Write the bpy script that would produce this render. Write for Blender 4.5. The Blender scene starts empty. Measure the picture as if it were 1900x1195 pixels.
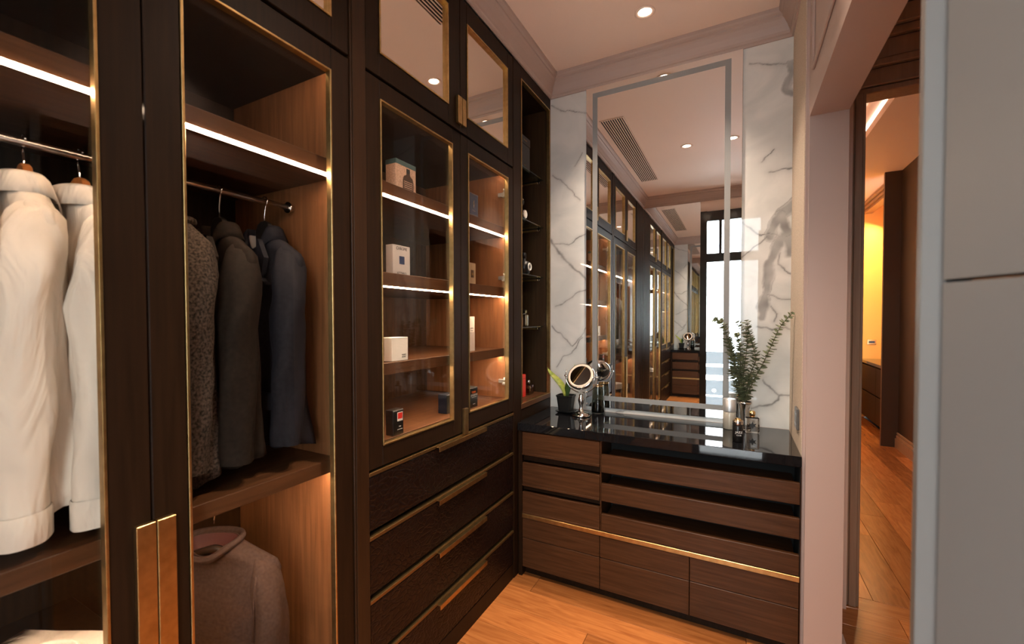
import bpy, bmesh, math, random
from mathutils import Vector, Matrix, noise
PI = math.pi
rnd = random.Random(7)
sc = bpy.context.scene
C = bpy.context.collection
# ------------------------------------------------------------------ camera, world, exposure
cam_d = bpy.data.cameras.new('camera')
cam = bpy.data.objects.new('camera', cam_d); C.objects.link(cam)
cam_d.sensor_width = 36.0; cam_d.sensor_fit = 'HORIZONTAL'
cam_d.lens = 830.56 / 1900 * 36
cam_d.shift_x = 0.0311; cam_d.shift_y = 0.00736
cam_d.clip_start = 0.02
yaw, pit, rol = (math.radians(a) for a in (-29.82041406, -1.29647524, -0.2271025))
fwd = Vector((math.sin(yaw)*math.cos(pit), math.cos(yaw)*math.cos(pit), math.sin(pit)))
r0 = Vector((math.cos(yaw), -math.sin(yaw), 0)); u0 = r0.cross(fwd)
rt = r0*math.cos(rol) + u0*math.sin(rol); up = -r0*math.sin(rol) + u0*math.cos(rol)
m = Matrix((rt, up, -fwd)).transposed().to_4x4(); m.translation = (1.033, 0, 1.40)
cam.matrix_world = m
cam_d.dof.use_dof = True; cam_d.dof.focus_distance = 2.7; cam_d.dof.aperture_fstop = 4.0
sc.camera = cam
w = bpy.data.worlds.new('sky'); sc.world = w; w.use_nodes = True
wn = w.node_tree.nodes; wl = w.node_tree.links
bg = wn['Background']; tc = wn.new('ShaderNodeTexCoord'); sx = wn.new('ShaderNodeSeparateXYZ')
cr = wn.new('ShaderNodeValToRGB')
cr.color_ramp.elements[0].position = 0.40; cr.color_ramp.elements[0].color = (0.42, 0.50, 0.55, 1)
cr.color_ramp.elements[1].position = 0.56; cr.color_ramp.elements[1].color = (0.90, 0.97, 1.0, 1)
mp = wn.new('ShaderNodeMapRange'); mp.inputs[1].default_value = -1; mp.inputs[2].default_value = 1
wl.new(tc.outputs['Generated'], sx.inputs[0]); wl.new(sx.outputs[2], mp.inputs[0])
wl.new(mp.outputs[0], cr.inputs[0]); wl.new(cr.outputs[0], bg.inputs[0])
bg.inputs[1].default_value = 13.0
sc.view_settings.view_transform = 'Standard'; sc.view_settings.look = 'None'
sc.view_settings.exposure = 0.22; sc.view_settings.gamma = 1.0
sc.view_settings.use_curve_mapping = False
DOWNLIGHT_W = 105.0
LED_STRENGTH = 92.0
WARM = (1.0, 0.80, 0.63)
pl = bpy.data.lights.new('window_portal', 'AREA'); pl.shape = 'RECTANGLE'; pl.size = 0.56; pl.size_y = 2.3
pl.cycles.is_portal = True
po = bpy.data.objects.new('window_portal', pl); C.objects.link(po)
po.location = (0.99, -0.62, 1.3); po.rotation_euler = (PI/2, 0, 0)   # faces into the room (+y)
sc.cycles.max_bounces = 14; sc.cycles.glossy_bounces = 8; sc.cycles.transparent_max_bounces = 24
sc.cycles.transmission_bounces = 10; sc.cycles.diffuse_bounces = 5
sc.cycles.caustics_reflective = True; sc.cycles.caustics_refractive = False
sc.cycles.sample_clamp_indirect = 6.0; sc.cycles.blur_glossy = 0.5
sc.cycles.use_denoising = True

# ------------------------------------------------------------------ materials
def mat(name, col, rough=0.5, metal=0.0, **kw):
    m = bpy.data.materials.new(name); m.use_nodes = True
    b = m.node_tree.nodes['Principled BSDF']
    b.inputs['Base Color'].default_value = (*col, 1); b.inputs['Roughness'].default_value = rough
    b.inputs['Metallic'].default_value = metal
    for k, v in kw.items():
        b.inputs[k.replace('_', ' ')].default_value = v
    return m
def nt(m): return m.node_tree.nodes, m.node_tree.links, m.node_tree.nodes['Principled BSDF']
def add_noise_colour(m, c1, c2, scale=(1, 1, 1), nscale=5.0, detail=6, dist=0.0, bump=0.0, coord='Object', bscale=None, p0=0.3, p1=0.7, rand=False):
    n, l, b = nt(m)
    t = n.new('ShaderNodeTexCoord'); mp = n.new('ShaderNodeMapping'); mp.inputs['Scale'].default_value = scale
    l.new(t.outputs[coord], mp.inputs[0])
    if rand:
        oi = n.new('ShaderNodeObjectInfo'); ml = n.new('ShaderNodeMath'); ml.operation = 'MULTIPLY'; ml.inputs[1].default_value = 37.0
        l.new(oi.outputs['Random'], ml.inputs[0]); l.new(ml.outputs[0], mp.inputs['Location'])
    t1 = n.new('ShaderNodeTexNoise'); t1.inputs['Scale'].default_value = nscale; t1.inputs['Detail'].default_value = detail
    t1.inputs['Distortion'].default_value = dist
    l.new(mp.outputs[0], t1.inputs['Vector'])
    r = n.new('ShaderNodeValToRGB'); r.color_ramp.elements[0].position = p0; r.color_ramp.elements[1].position = p1
    r.color_ramp.elements[0].color = (*c1, 1); r.color_ramp.elements[1].color = (*c2, 1)
    l.new(t1.outputs['Fac'], r.inputs[0])
    out = r.outputs[0]
    if rand:
        hs = n.new('ShaderNodeHueSaturation'); mr = n.new('ShaderNodeMapRange')
        mr.inputs[3].default_value = 0.68; mr.inputs[4].default_value = 1.25
        l.new(oi.outputs['Random'], mr.inputs[0]); l.new(mr.outputs[0], hs.inputs['Value']); l.new(out, hs.inputs['Color']); out = hs.outputs[0]
    l.new(out, b.inputs['Base Color'])
    if bump:
        bp = n.new('ShaderNodeBump'); bp.inputs['Strength'].default_value = bump; bp.inputs['Distance'].default_value = 0.002
        l.new(t1.outputs['Fac'], bp.inputs['Height']); l.new(bp.outputs[0], b.inputs['Normal'])
    return m
M = {}
M['dark'] = add_noise_colour(mat('dark_stained_wood', (0.03, 0.017, 0.01), 0.46, Specular_IOR_Level=0.13), (0.0122, 0.0052, 0.0020), (0.0205, 0.0088, 0.0034), (14, 14, 0.7), 6, bump=0.05)
M['darkp'] = add_noise_colour(mat('reflection_tinted_pilaster_wood', (0.03, 0.013, 0.005), 0.42, Specular_IOR_Level=0.2), (0.022, 0.0090, 0.0032), (0.036, 0.0145, 0.005), (14, 14, 0.7), 6)  # wood reddened to stand in for warm light reflected on the pilaster
M['darkv'] = add_noise_colour(mat('dark_walnut_front', (0.05, 0.025, 0.014), 0.36, Specular_IOR_Level=0.18), (0.042, 0.0165, 0.0062), (0.080, 0.033, 0.0135), (0.9, 14, 16), 5, dist=0.6, bump=0.03)
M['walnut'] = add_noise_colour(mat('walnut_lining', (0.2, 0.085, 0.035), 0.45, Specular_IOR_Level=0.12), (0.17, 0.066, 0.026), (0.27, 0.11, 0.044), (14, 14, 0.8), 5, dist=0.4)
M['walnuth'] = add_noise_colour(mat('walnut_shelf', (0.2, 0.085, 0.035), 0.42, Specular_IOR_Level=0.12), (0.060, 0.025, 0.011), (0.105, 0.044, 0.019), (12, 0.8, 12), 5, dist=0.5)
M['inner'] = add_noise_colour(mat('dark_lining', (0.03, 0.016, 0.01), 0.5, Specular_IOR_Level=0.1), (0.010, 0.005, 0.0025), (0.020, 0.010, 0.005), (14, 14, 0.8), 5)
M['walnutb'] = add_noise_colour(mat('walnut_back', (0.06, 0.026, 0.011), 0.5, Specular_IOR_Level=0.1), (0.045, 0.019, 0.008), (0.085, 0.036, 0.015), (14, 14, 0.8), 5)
M['niche_wood'] = add_noise_colour(mat('niche_lining', (0.04, 0.02, 0.008), 0.4, Specular_IOR_Level=0.3), (0.026, 0.0135, 0.0055), (0.046, 0.024, 0.0095), (14, 14, 0.8), 5)
M['brass'] = add_noise_colour(mat('brushed_brass', (0.5, 0.32, 0.12), 0.34, 1.0), (0.42, 0.27, 0.105), (0.56, 0.37, 0.155), (5, 5, 5), 9)
M['brassd'] = mat('bronze_edge', (0.24, 0.14, 0.05), 0.42, 0.9)
M['chrome'] = mat('chrome', (0.78, 0.76, 0.74), 0.06, 1.0)
M['steel'] = mat('satin_steel', (0.62, 0.58, 0.55), 0.22, 1.0)
M['silvercap'] = mat('frosted_silver_cap', (0.80, 0.80, 0.80), 0.42, 0.75)
M['hinge_metal'] = mat('nickel_hinge', (0.80, 0.76, 0.70), 0.32, 0.8)
M['gold'] = mat('polished_gold', (0.85, 0.6, 0.3), 0.14, 1.0)
M['mirror'] = mat('mirror_glass', (0.90, 0.91, 0.90), 0.0, 1.0)
M['mirrorw'] = mat('bronze_mirror_glass', (0.86, 0.80, 0.72), 0.0, 1.0)
M['frost'] = mat('frosted_band', (0.29, 0.295, 0.29), 0.55, 0.0)
M['black_stone'] = add_noise_colour(mat('black_granite', (0.006, 0.006, 0.007), 0.035), (0.003, 0.003, 0.004), (0.011, 0.011, 0.012), (1, 1, 1), 160)
M['plaster'] = mat('ceiling_paint', (0.92, 0.74, 0.63), 0.6)
M['crown'] = mat('crown_paint', (0.47, 0.36, 0.31), 0.5)
M['pink'] = mat('pillar_paint', (0.46, 0.345, 0.30), 0.45)
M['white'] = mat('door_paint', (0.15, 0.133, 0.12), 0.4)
M['frame_wood'] = add_noise_colour(mat('brown_casing', (0.14, 0.075, 0.04), 0.4), (0.30, 0.19, 0.125), (0.38, 0.25, 0.165), (14, 14, 0.7), 5)
M['brownwall'] = mat('brown_wall', (0.034, 0.020, 0.013), 0.4)
M['darkpanel'] = mat('brown_panel', (0.075, 0.042, 0.024), 0.4)
M['yellow'] = mat('niche_wall_paint', (0.85, 0.46, 0.10), 0.6)
M['black'] = mat('black_plastic', (0.008, 0.008, 0.009), 0.3)
M['blackmatte'] = mat('black_matte', (0.004, 0.004, 0.004), 0.8)
M['blackgloss'] = mat('black_steel_frame', (0.02, 0.018, 0.016), 0.12)
M['concrete'] = mat('balcony_concrete', (0.78, 0.79, 0.80), 0.8)
M['slat'] = mat('blue_grey_slat', (0.075, 0.09, 0.105), 0.6)
M['shirt'] = add_noise_colour(mat('white_cotton', (0.8, 0.76, 0.7), 0.8), (0.72, 0.63, 0.54), (0.80, 0.72, 0.63), (5, 5, 1.6), 3, detail=3, dist=0.8, bump=0.9)
M['shirt'].node_tree.nodes['Bump'].inputs['Distance'].default_value = 0.02
M['wool_grey'] = add_noise_colour(mat('grey_boucle_wool', (0.12, 0.095, 0.08), 0.95, Specular_IOR_Level=0.12), (0.013, 0.010, 0.008), (0.085, 0.062, 0.049), (1, 1, 1), 170, bump=0.8, p0=0.35, p1=0.65)
M['suit_brown'] = add_noise_colour(mat('brown_suiting', (0.05, 0.035, 0.026), 0.75, Specular_IOR_Level=0.12), (0.011, 0.0072, 0.005), (0.020, 0.013, 0.0095), (1, 1, 1), 90)
M['suit_navy'] = add_noise_colour(mat('navy_suiting', (0.035, 0.034, 0.045), 0.7, Specular_IOR_Level=0.12), (0.010, 0.0095, 0.013), (0.018, 0.017, 0.022), (1, 1, 1), 90)
M['knit'] = add_noise_colour(mat('taupe_knit', (0.12, 0.085, 0.075), 0.9, Specular_IOR_Level=0.12), (0.032, 0.020, 0.017), (0.055, 0.035, 0.030), (1, 1, 1), 120, bump=0.4)
M['maroon'] = mat('maroon_lining', (0.06, 0.012, 0.012), 0.7)
M['hang_wood'] = add_noise_colour(mat('orange_hanger_wood', (0.45, 0.16, 0.04), 0.35), (0.36, 0.12, 0.028), (0.52, 0.19, 0.05), (20, 3, 20), 4)
M['hang_black'] = mat('black_hanger', (0.01, 0.008, 0.007), 0.35)
M['pot'] = mat('black_pot', (0.006, 0.006, 0.006), 0.35)
M['soil'] = mat('soil', (0.02, 0.013, 0.008), 0.95)
M['leafy'] = add_noise_colour(mat('yellow_green_leaf', (0.3, 0.36, 0.05), 0.4), (0.18, 0.26, 0.03), (0.46, 0.46, 0.09), (6, 6, 14), 5)
M['leafd'] = mat('dark_green_leaf', (0.05, 0.10, 0.025), 0.45)
M['euc'] = add_noise_colour(mat('eucalyptus_leaf', (0.13, 0.17, 0.09), 0.45), (0.07, 0.095, 0.045), (0.30, 0.33, 0.19), (1, 1, 1), 45)
M['stem'] = mat('eucalyptus_stem', (0.09, 0.08, 0.035), 0.6)
M['card_white'] = mat('white_card', (0.82, 0.78, 0.70), 0.5)
M['card_grey'] = mat('silver_grey_card', (0.52, 0.46, 0.43), 0.45)
M['card_black'] = mat('black_card', (0.008, 0.007, 0.007), 0.3)
M['card_blue'] = mat('slate_blue_card', (0.045, 0.07, 0.14), 0.4)
M['card_purple'] = mat('purple_blue_card', (0.05, 0.03, 0.16), 0.4)
M['card_navy'] = mat('navy_card', (0.003, 0.0045, 0.011), 0.4)
M['card_pink'] = add_noise_colour(mat('kraft_pink_card', (0.6, 0.36, 0.25), 0.7), (0.42, 0.25, 0.17), (0.72, 0.46, 0.33), (1, 1, 1), 220)
M['card_tan'] = mat('tan_card', (0.40, 0.26, 0.15), 0.5)
M['brownprint'] = mat('brown_print', (0.06, 0.025, 0.012), 0.5)
M['teal'] = mat('teal_lid', (0.04, 0.085, 0.09), 0.35)
M['red'] = mat('red_print', (0.70, 0.03, 0.02), 0.4)
M['orange'] = mat('orange_print', (0.8, 0.16, 0.03), 0.5)
M['ink'] = mat('black_ink', (0.01, 0.01, 0.01), 0.5)
M['paper'] = mat('white_ink', (0.75, 0.72, 0.68), 0.5)
M['blue_patch'] = mat('blue_print', (0.03, 0.05, 0.12), 0.4)
M['amber'] = mat('amber_liquid', (0.5, 0.2, 0.05), 0.1, Transmission_Weight=0.6)
M['glass'] = mat('clear_glass', (0.95, 0.95, 0.95), 0.02, Transmission_Weight=1.0)
M['pinkglass'] = mat('pink_glass', (0.95, 0.62, 0.58), 0.03, Transmission_Weight=1.0)
M['creamglass'] = mat('cream_glass', (0.78, 0.72, 0.60), 0.12, Transmission_Weight=0.45)
M['smoke'] = mat('smoked_green_glass', (0.55, 0.60, 0.54), 0.02, Transmission_Weight=1.0)
M['smoked'] = mat('dark_smoked_glass', (0.08, 0.09, 0.07), 0.03, Transmission_Weight=0.8)
M['socket'] = mat('grey_socket', (0.12, 0.115, 0.11), 0.3, 0.3)
M['ringlight'] = mat('mirror_light_ring', (0.85, 0.68, 0.56), 0.4)
def emis(name, col, s):
    m = bpy.data.materials.new(name); m.use_nodes = True
    n = m.node_tree.nodes; n.remove(n['Principled BSDF'])
    e = n.new('ShaderNodeEmission'); e.inputs[0].default_value = (*col, 1); e.inputs[1].default_value = s
    m.node_tree.links.new(e.outputs[0], n['Material Output'].inputs[0]); return m
M['led'] = emis('led_diffuser', (1.0, 0.71, 0.48), LED_STRENGTH)
M['led_low'] = emis('top_led_diffuser', (1.0, 0.71, 0.48), 40.0)
M['lamp'] = emis('lamp_lens', (1.0, 0.78, 0.58), 22.0)
M['icon'] = emis('touch_icon', (0.85, 0.92, 1.0), 2.4)
def thin_glass(name, tint, ior=1.5):
    m = bpy.data.materials.new(name); m.use_nodes = True
    n, l = m.node_tree.nodes, m.node_tree.links; n.remove(n['Principled BSDF'])
    g = n.new('ShaderNodeNewGeometry'); mr = n.new('ShaderNodeMapRange')
    mr.inputs[3].default_value = ior; mr.inputs[4].default_value = 1/ior
    l.new(g.outputs['Backfacing'], mr.inputs[0])
    f = n.new('ShaderNodeFresnel'); l.new(mr.outputs[0], f.inputs[0])
    t = n.new('ShaderNodeBsdfTransparent'); t.inputs[0].default_value = (*tint, 1)
    s = n.new('ShaderNodeBsdfGlossy'); s.inputs['Roughness'].default_value = 0.0
    x = n.new('ShaderNodeMixShader'); l.new(f.outputs[0], x.inputs[0]); l.new(t.outputs[0], x.inputs[1]); l.new(s.outputs[0], x.inputs[2])
    l.new(x.outputs[0], n['Material Output'].inputs[0]); return m
M['pane'] = thin_glass('cabinet_glass', (0.95, 0.94, 0.92), 1.32)
M['shelfglass'] = thin_glass('shelf_glass', (0.72, 0.80, 0.76))
M['clearpane'] = thin_glass('window_glass', (0.97, 0.98, 0.98))
# crocodile leather
m = mat('crocodile_leather', (0.009, 0.0034, 0.0022), 0.36, Specular_IOR_Level=0.2); M['croc'] = m
n, l, b = nt(m); t = n.new('ShaderNodeTexCoord'); mp_ = n.new('ShaderNodeMapping'); mp_.inputs['Scale'].default_value = (1, 0.75, 1.25)
nz = n.new('ShaderNodeTexNoise'); nz.inputs['Scale'].default_value = 7; va = n.new('ShaderNodeMixRGB'); va.blend_type = 'ADD'; va.inputs[0].default_value = 0.12
v = n.new('ShaderNodeTexVoronoi'); v.feature = 'DISTANCE_TO_EDGE'; v.inputs['Scale'].default_value = 46
l.new(t.outputs['Object'], mp_.inputs[0]); l.new(mp_.outputs[0], nz.inputs['Vector']); l.new(mp_.outputs[0], va.inputs[1]); l.new(nz.outputs['Color'], va.inputs[2])
l.new(va.outputs[0], v.inputs['Vector'])
rp = n.new('ShaderNodeValToRGB'); rp.color_ramp.elements[0].position = 0.0; rp.color_ramp.elements[1].position = 0.16
l.new(v.outputs['Distance'], rp.inputs[0])
bp = n.new('ShaderNodeBump'); bp.inputs['Strength'].default_value = 0.6; bp.inputs['Distance'].default_value = 0.0025
l.new(rp.outputs[0], bp.inputs['Height']); l.new(bp.outputs[0], b.inputs['Normal'])
# wood planks, one random tone per plank object
M['plank'] = add_noise_colour(mat('oiled_hardwood_plank', (0.45, 0.2, 0.06), 0.27), (0.31, 0.095, 0.023), (0.54, 0.20, 0.055), (1.3, 13, 13), 3.2, detail=8, dist=1.2, bump=0.04, p0=0.25, p1=0.75, rand=True)
M['planky'] = add_noise_colour(mat('oiled_hardwood_plank_lengthways', (0.45, 0.2, 0.06), 0.27), (0.31, 0.095, 0.023), (0.54, 0.20, 0.055), (13, 1.3, 13), 3.2, detail=8, dist=1.2, bump=0.04, p0=0.25, p1=0.75, rand=True)
# woven wallpaper
m = mat('woven_wallpaper', (0.55, 0.42, 0.28), 0.8); M['weave'] = m
add_noise_colour(m, (0.46, 0.37, 0.28), (0.72, 0.60, 0.48), (1, 30, 110), 4.5, detail=3, bump=0.6)
# marble: veins come as a colour attribute laid out on the slab's own grid
m = mat('polished_marble', (0.8, 0.78, 0.74), 0.025, IOR=1.40); M['marble'] = m
n, l, b = nt(m); at = n.new('ShaderNodeAttribute'); at.attribute_name = 'vein'
tx = n.new('ShaderNodeTexCoord'); nz = n.new('ShaderNodeTexNoise'); nz.inputs['Scale'].default_value = 4; nz.inputs['Detail'].default_value = 7
nz.inputs['Distortion'].default_value = 1.0; l.new(tx.outputs['Object'], nz.inputs['Vector'])
rp = n.new('ShaderNodeValToRGB'); rp.color_ramp.elements[0].position = 0.35; rp.color_ramp.elements[1].position = 0.62
rp.color_ramp.elements[0].color = (0.66, 0.67, 0.64, 1); rp.color_ramp.elements[1].color = (0.80, 0.79, 0.75, 1)
l.new(nz.outputs['Fac'], rp.inputs[0])
mx = n.new('ShaderNodeMixRGB'); mx.inputs[2].default_value = (0.17, 0.16, 0.155, 1)
l.new(at.outputs['Fac'], mx.inputs[0]); l.new(rp.outputs[0], mx.inputs[1]); l.new(mx.outputs[0], b.inputs['Base Color'])

# ------------------------------------------------------------------ mesh helpers
ORI = {}
class MB:
    def __init__(s): s.v = []; s.f = []; s.sm = []
    def add(s, vs, fs, smooth=False):
        o = len(s.v); s.v += [Vector(p) for p in vs]; s.f += [tuple(i+o for i in f) for f in fs]; s.sm += [smooth]*len(fs); return s
    def box(s, x0, x1, y0, y1, z0, z1, ch=0.0):
        if x1 < x0: x0, x1 = x1, x0
        if y1 < y0: y0, y1 = y1, y0
        if z1 < z0: z0, z1 = z1, z0
        c = min(ch, (x1-x0)*.3, (y1-y0)*.3, (z1-z0)*.3)
        if c <= 0:
            v = [(x, y, z) for x in (x0, x1) for y in (y0, y1) for z in (z0, z1)]
            return s.add(v, [(0,1,3,2), (4,6,7,5), (0,4,5,1), (2,3,7,6), (0,2,6,4), (1,5,7,3)])
        bm = bmesh.new(); bmesh.ops.create_cube(bm, size=1.0)
        for q in bm.verts: q.co = Vector(((x0+x1)/2+q.co.x*(x1-x0), (y0+y1)/2+q.co.y*(y1-y0), (z0+z1)/2+q.co.z*(z1-z0)))
        bmesh.ops.bevel(bm, geom=bm.edges[:], offset=c, segments=1, affect='EDGES')
        bm.verts.index_update(); s.add([q.co.copy() for q in bm.verts], [tuple(q.index for q in f.verts) for f in bm.faces]); bm.free(); return s
    def ring(s, path_pts, closed_prof, prof): pass
    def lathe(s, prof, c=(0, 0, 0), seg=28, axis='z', caps=True, smooth=True):
        vs = []; fs = []
        for r, h in prof:
            for k in range(seg):
                a = 2*PI*k/seg; p = (r*math.cos(a), r*math.sin(a), h)
                if axis == 'x': p = (h, p[0], p[1])
                if axis == 'y': p = (p[0], h, p[1])
                vs.append((p[0]+c[0], p[1]+c[1], p[2]+c[2]))
        for i in range(len(prof)-1):
            for k in range(seg):
                k2 = (k+1) % seg; fs.append((i*seg+k, i*seg+k2, (i+1)*seg+k2, (i+1)*seg+k))
        s.add(vs, fs, smooth)
        if caps:
            o = len(s.v)-len(vs)
            s.f.append(tuple(o+k for k in reversed(range(seg)))); s.sm.append(False)
            s.f.append(tuple(o+(len(prof)-1)*seg+k for k in range(seg))); s.sm.append(False)
        return s
    def loft(s, rings, cap=True, smooth=True):
        nseg = len(rings[0]); vs = [p for r in rings for p in r]; fs = []
        for i in range(len(rings)-1):
            for k in range(nseg):
                k2 = (k+1) % nseg; fs.append((i*nseg+k, i*nseg+k2, (i+1)*nseg+k2, (i+1)*nseg+k))
        s.add(vs, fs, smooth)
        if cap:
            o = len(s.v)-len(vs)
            s.f.append(tuple(o+k for k in reversed(range(nseg)))); s.sm.append(False)
            s.f.append(tuple(o+(len(rings)-1)*nseg+k for k in range(nseg))); s.sm.append(False)
        return s
    def tube(s, pts, r, seg=10, smooth=True):
        pts = [Vector(p) for p in pts]; rr = r if isinstance(r, (list, tuple)) else [r]*len(pts); rings = []
        ref = None
        for i, p in enumerate(pts):
            d = (pts[min(i+1, len(pts)-1)] - pts[max(i-1, 0)]).normalized()
            if ref is None: ref = Vector((0, 0, 1)) if abs(d.z) < 0.9 else Vector((1, 0, 0))
            a = d.cross(ref).normalized(); bb = d.cross(a).normalized(); ref = -bb if False else ref
            rings.append([p + (a*math.cos(2*PI*k/seg) + bb*math.sin(2*PI*k/seg))*rr[i] for k in range(seg)])
        return s.loft(rings, True, smooth)
    def prism(s, poly, axis, a0, a1):
        # poly: 2-D points in the two remaining axes (order x,y,z without axis), extruded from a0 to a1
        def P(p, a):
            q = list(p); q.insert('xyz'.index(axis), a); return tuple(q)
        nn = len(poly); vs = [P(p, a0) for p in poly] + [P(p, a1) for p in poly]
        fs = [tuple(reversed(range(nn))), tuple(range(nn, 2*nn))] + [(k, (k+1) % nn, nn+(k+1) % nn, nn+k) for k in range(nn)]
        return s.add(vs, fs)
    def xform(s, mtx): s.v = [mtx @ p for p in s.v]; return s
    def build(s, name, material, parent=None, local=False, bevel=0.0, subsurf=0):
        o0 = Vector((0, 0, 0)) if (local or parent is None) else ORI[parent]
        me = bpy.data.meshes.new(name); me.from_pydata([tuple(p-o0) for p in s.v], [], s.f); me.update()
        bm = bmesh.new(); bm.from_mesh(me); bmesh.ops.recalc_face_normals(bm, faces=bm.faces); bm.to_mesh(me); bm.free()
        for p, q in zip(me.polygons, s.sm): p.use_smooth = q
        ml = material if isinstance(material, (list, tuple)) else [material]
        for q in ml: me.materials.append(M[q] if isinstance(q, str) else q)
        ob = bpy.data.objects.new(name, me); C.objects.link(ob)
        if parent is not None: ob.parent = parent
        ORI[ob] = o0
        if bevel:
            md = ob.modifiers.new('bevel', 'BEVEL'); md.width = bevel; md.segments = 2; md.limit_method = 'ANGLE'
        if subsurf:
            md = ob.modifiers.new('sub', 'SUBSURF'); md.levels = subsurf; md.render_levels = subsurf
        return ob
def bx(name, material, parent, *a, ch=0.0015, local=False): return MB().box(*a, ch=ch).build(name, material, parent, local)
def thing(name, label, cat, loc, rz=0.0, group=None):
    o = bpy.data.objects.new(name, None); C.objects.link(o); o.empty_display_size = 0.05
    o.location = loc; o.rotation_euler = (0, 0, rz); o['label'] = label; o['category'] = cat
    if group: o['group'] = group
    ORI[o] = Vector(loc); return o
def tag(o, label, cat, group=None):
    o['label'] = label; o['category'] = cat
    if group: o['group'] = group
    return o
def struct(o, label=None):
    o['kind'] = 'structure'
    if label: o['label'] = label
    return o
def text_mesh(name, s, material, parent, size, mtx, extrude=0.0002):
    cu = bpy.data.curves.new(name, 'FONT'); cu.body = s; cu.size = size; cu.align_x = 'CENTER'; cu.align_y = 'CENTER'; cu.extrude = extrude
    cu.resolution_u = 3
    t = bpy.data.objects.new('tmp', cu); C.objects.link(t)
    dg = bpy.context.evaluated_depsgraph_get(); me = bpy.data.meshes.new_from_object(t.evaluated_get(dg))
    bpy.data.objects.remove(t); bpy.data.curves.remove(cu)
    me.transform(mtx); me.materials.clear(); me.materials.append(M[material]); me.name = name
    o = bpy.data.objects.new(name, me); C.objects.link(o); o.parent = parent; ORI[o] = ORI.get(parent, Vector())
    return o

# ------------------------------------------------------------------ room constants (metres)
D = 2.71            # marble wall
XR = 1.266          # right wall plane
ZC = 2.915          # ceiling
YE = -0.55          # end wall behind the camera

# ------------------------------------------------------------------ floor: sub-floor with loose planks
fl = struct(MB().box(-0.62, 2.75, -1.0, 2.86, -0.06, -0.012).build('floor', 'blackmatte'))
def plank(parent, x0, x1, y0, y1, key):
    g = 0.0009
    return MB().box(x0+g, x1-g, y0+g, y1-g, -0.012, 0.0, 0.0008).build('plank', key, parent)
row = 0; y = -0.462
while y < 2.85:
    y1 = min(y+0.16, 2.86); x = -0.02 - (0.13 + 0.62*((row*0.618) % 1.0))
    if row == 16: x = 0.12 - 0.9
    first = True
    while x < 2.6:
        ln = 0.9 + 0.5*rnd.random()
        if row == 16 and first: ln = 0.9
        first = False
        a, b_ = max(x, -0.02), min(x+ln, 2.6)
        if b_-a > 0.02: plank(fl, a, b_, y, y1, 'plank')
        x += ln
    y = y1; row += 1
fl2 = struct(MB().box(1.2, 3.2, 2.86, 8.4, -0.06, -0.012).build('floor', 'blackmatte'))
col = 0; x = 1.31
while x < 2.6:
    yy = 2.86 - 0.9*((col*0.618+0.3) % 1.0)
    while yy < 8.2:
        ln = 1.0 + 0.5*rnd.random(); a, b_ = max(yy, 2.862), min(yy+ln, 8.2)
        if b_-a > 0.02: plank(fl2, x, min(x+0.16, 2.6), a, b_, 'planky')
        yy += ln
    x += 0.16; col += 1

# ------------------------------------------------------------------ ceiling and crown mouldings
struct(MB().box(-0.65, 1.30, -0.75, D+0.1, ZC, ZC+0.08).build('ceiling', 'plaster'))
CP_ = [(0.0, 0.0), (0.008, 0.0), (0.010, 0.012), (0.016, 0.016), (0.018, 0.030), (0.030, 0.058), (0.044, 0.080), (0.052, 0.088), (0.052, 0.098), (0.060, 0.104), (0.066, 0.112), (0.066, 0.128), (0.0, 0.128)]
def crown(name, pts, zb, material, into):
    # runs the profile along pts; 'into' gives for each corner the plan offset per unit of projection
    rings = [[(p[0]+q[0]*d[0], p[1]+q[0]*d[1], zb+q[1]) for q in CP_] for p, d in zip(pts, into)]
    return struct(MB().loft(rings, True, False).build(name, material))
crown('trim_1', [(0.0, YE-.01), (0.0, D)], 2.787, 'crown', [(1, 1), (1, -1)])
crown('trim_2', [(0.0, D), (XR, D)], 2.787, 'crown', [(1, -1), (-1, -1)])
crown('trim_3', [(XR, D), (XR, 2.21)], 2.787, 'crown', [(-1, -1), (-1, 0)])
crown('trim_4', [(1.28, 2.21), (1.28, YE-.01)], 2.787, 'crown', [(-1, 0), (-1, 1)])
crown('trim_11', [(1.28, YE-.01), (0.0, YE-.01)], 2.787, 'crown', [(-1, 1), (1, 1)])

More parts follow.
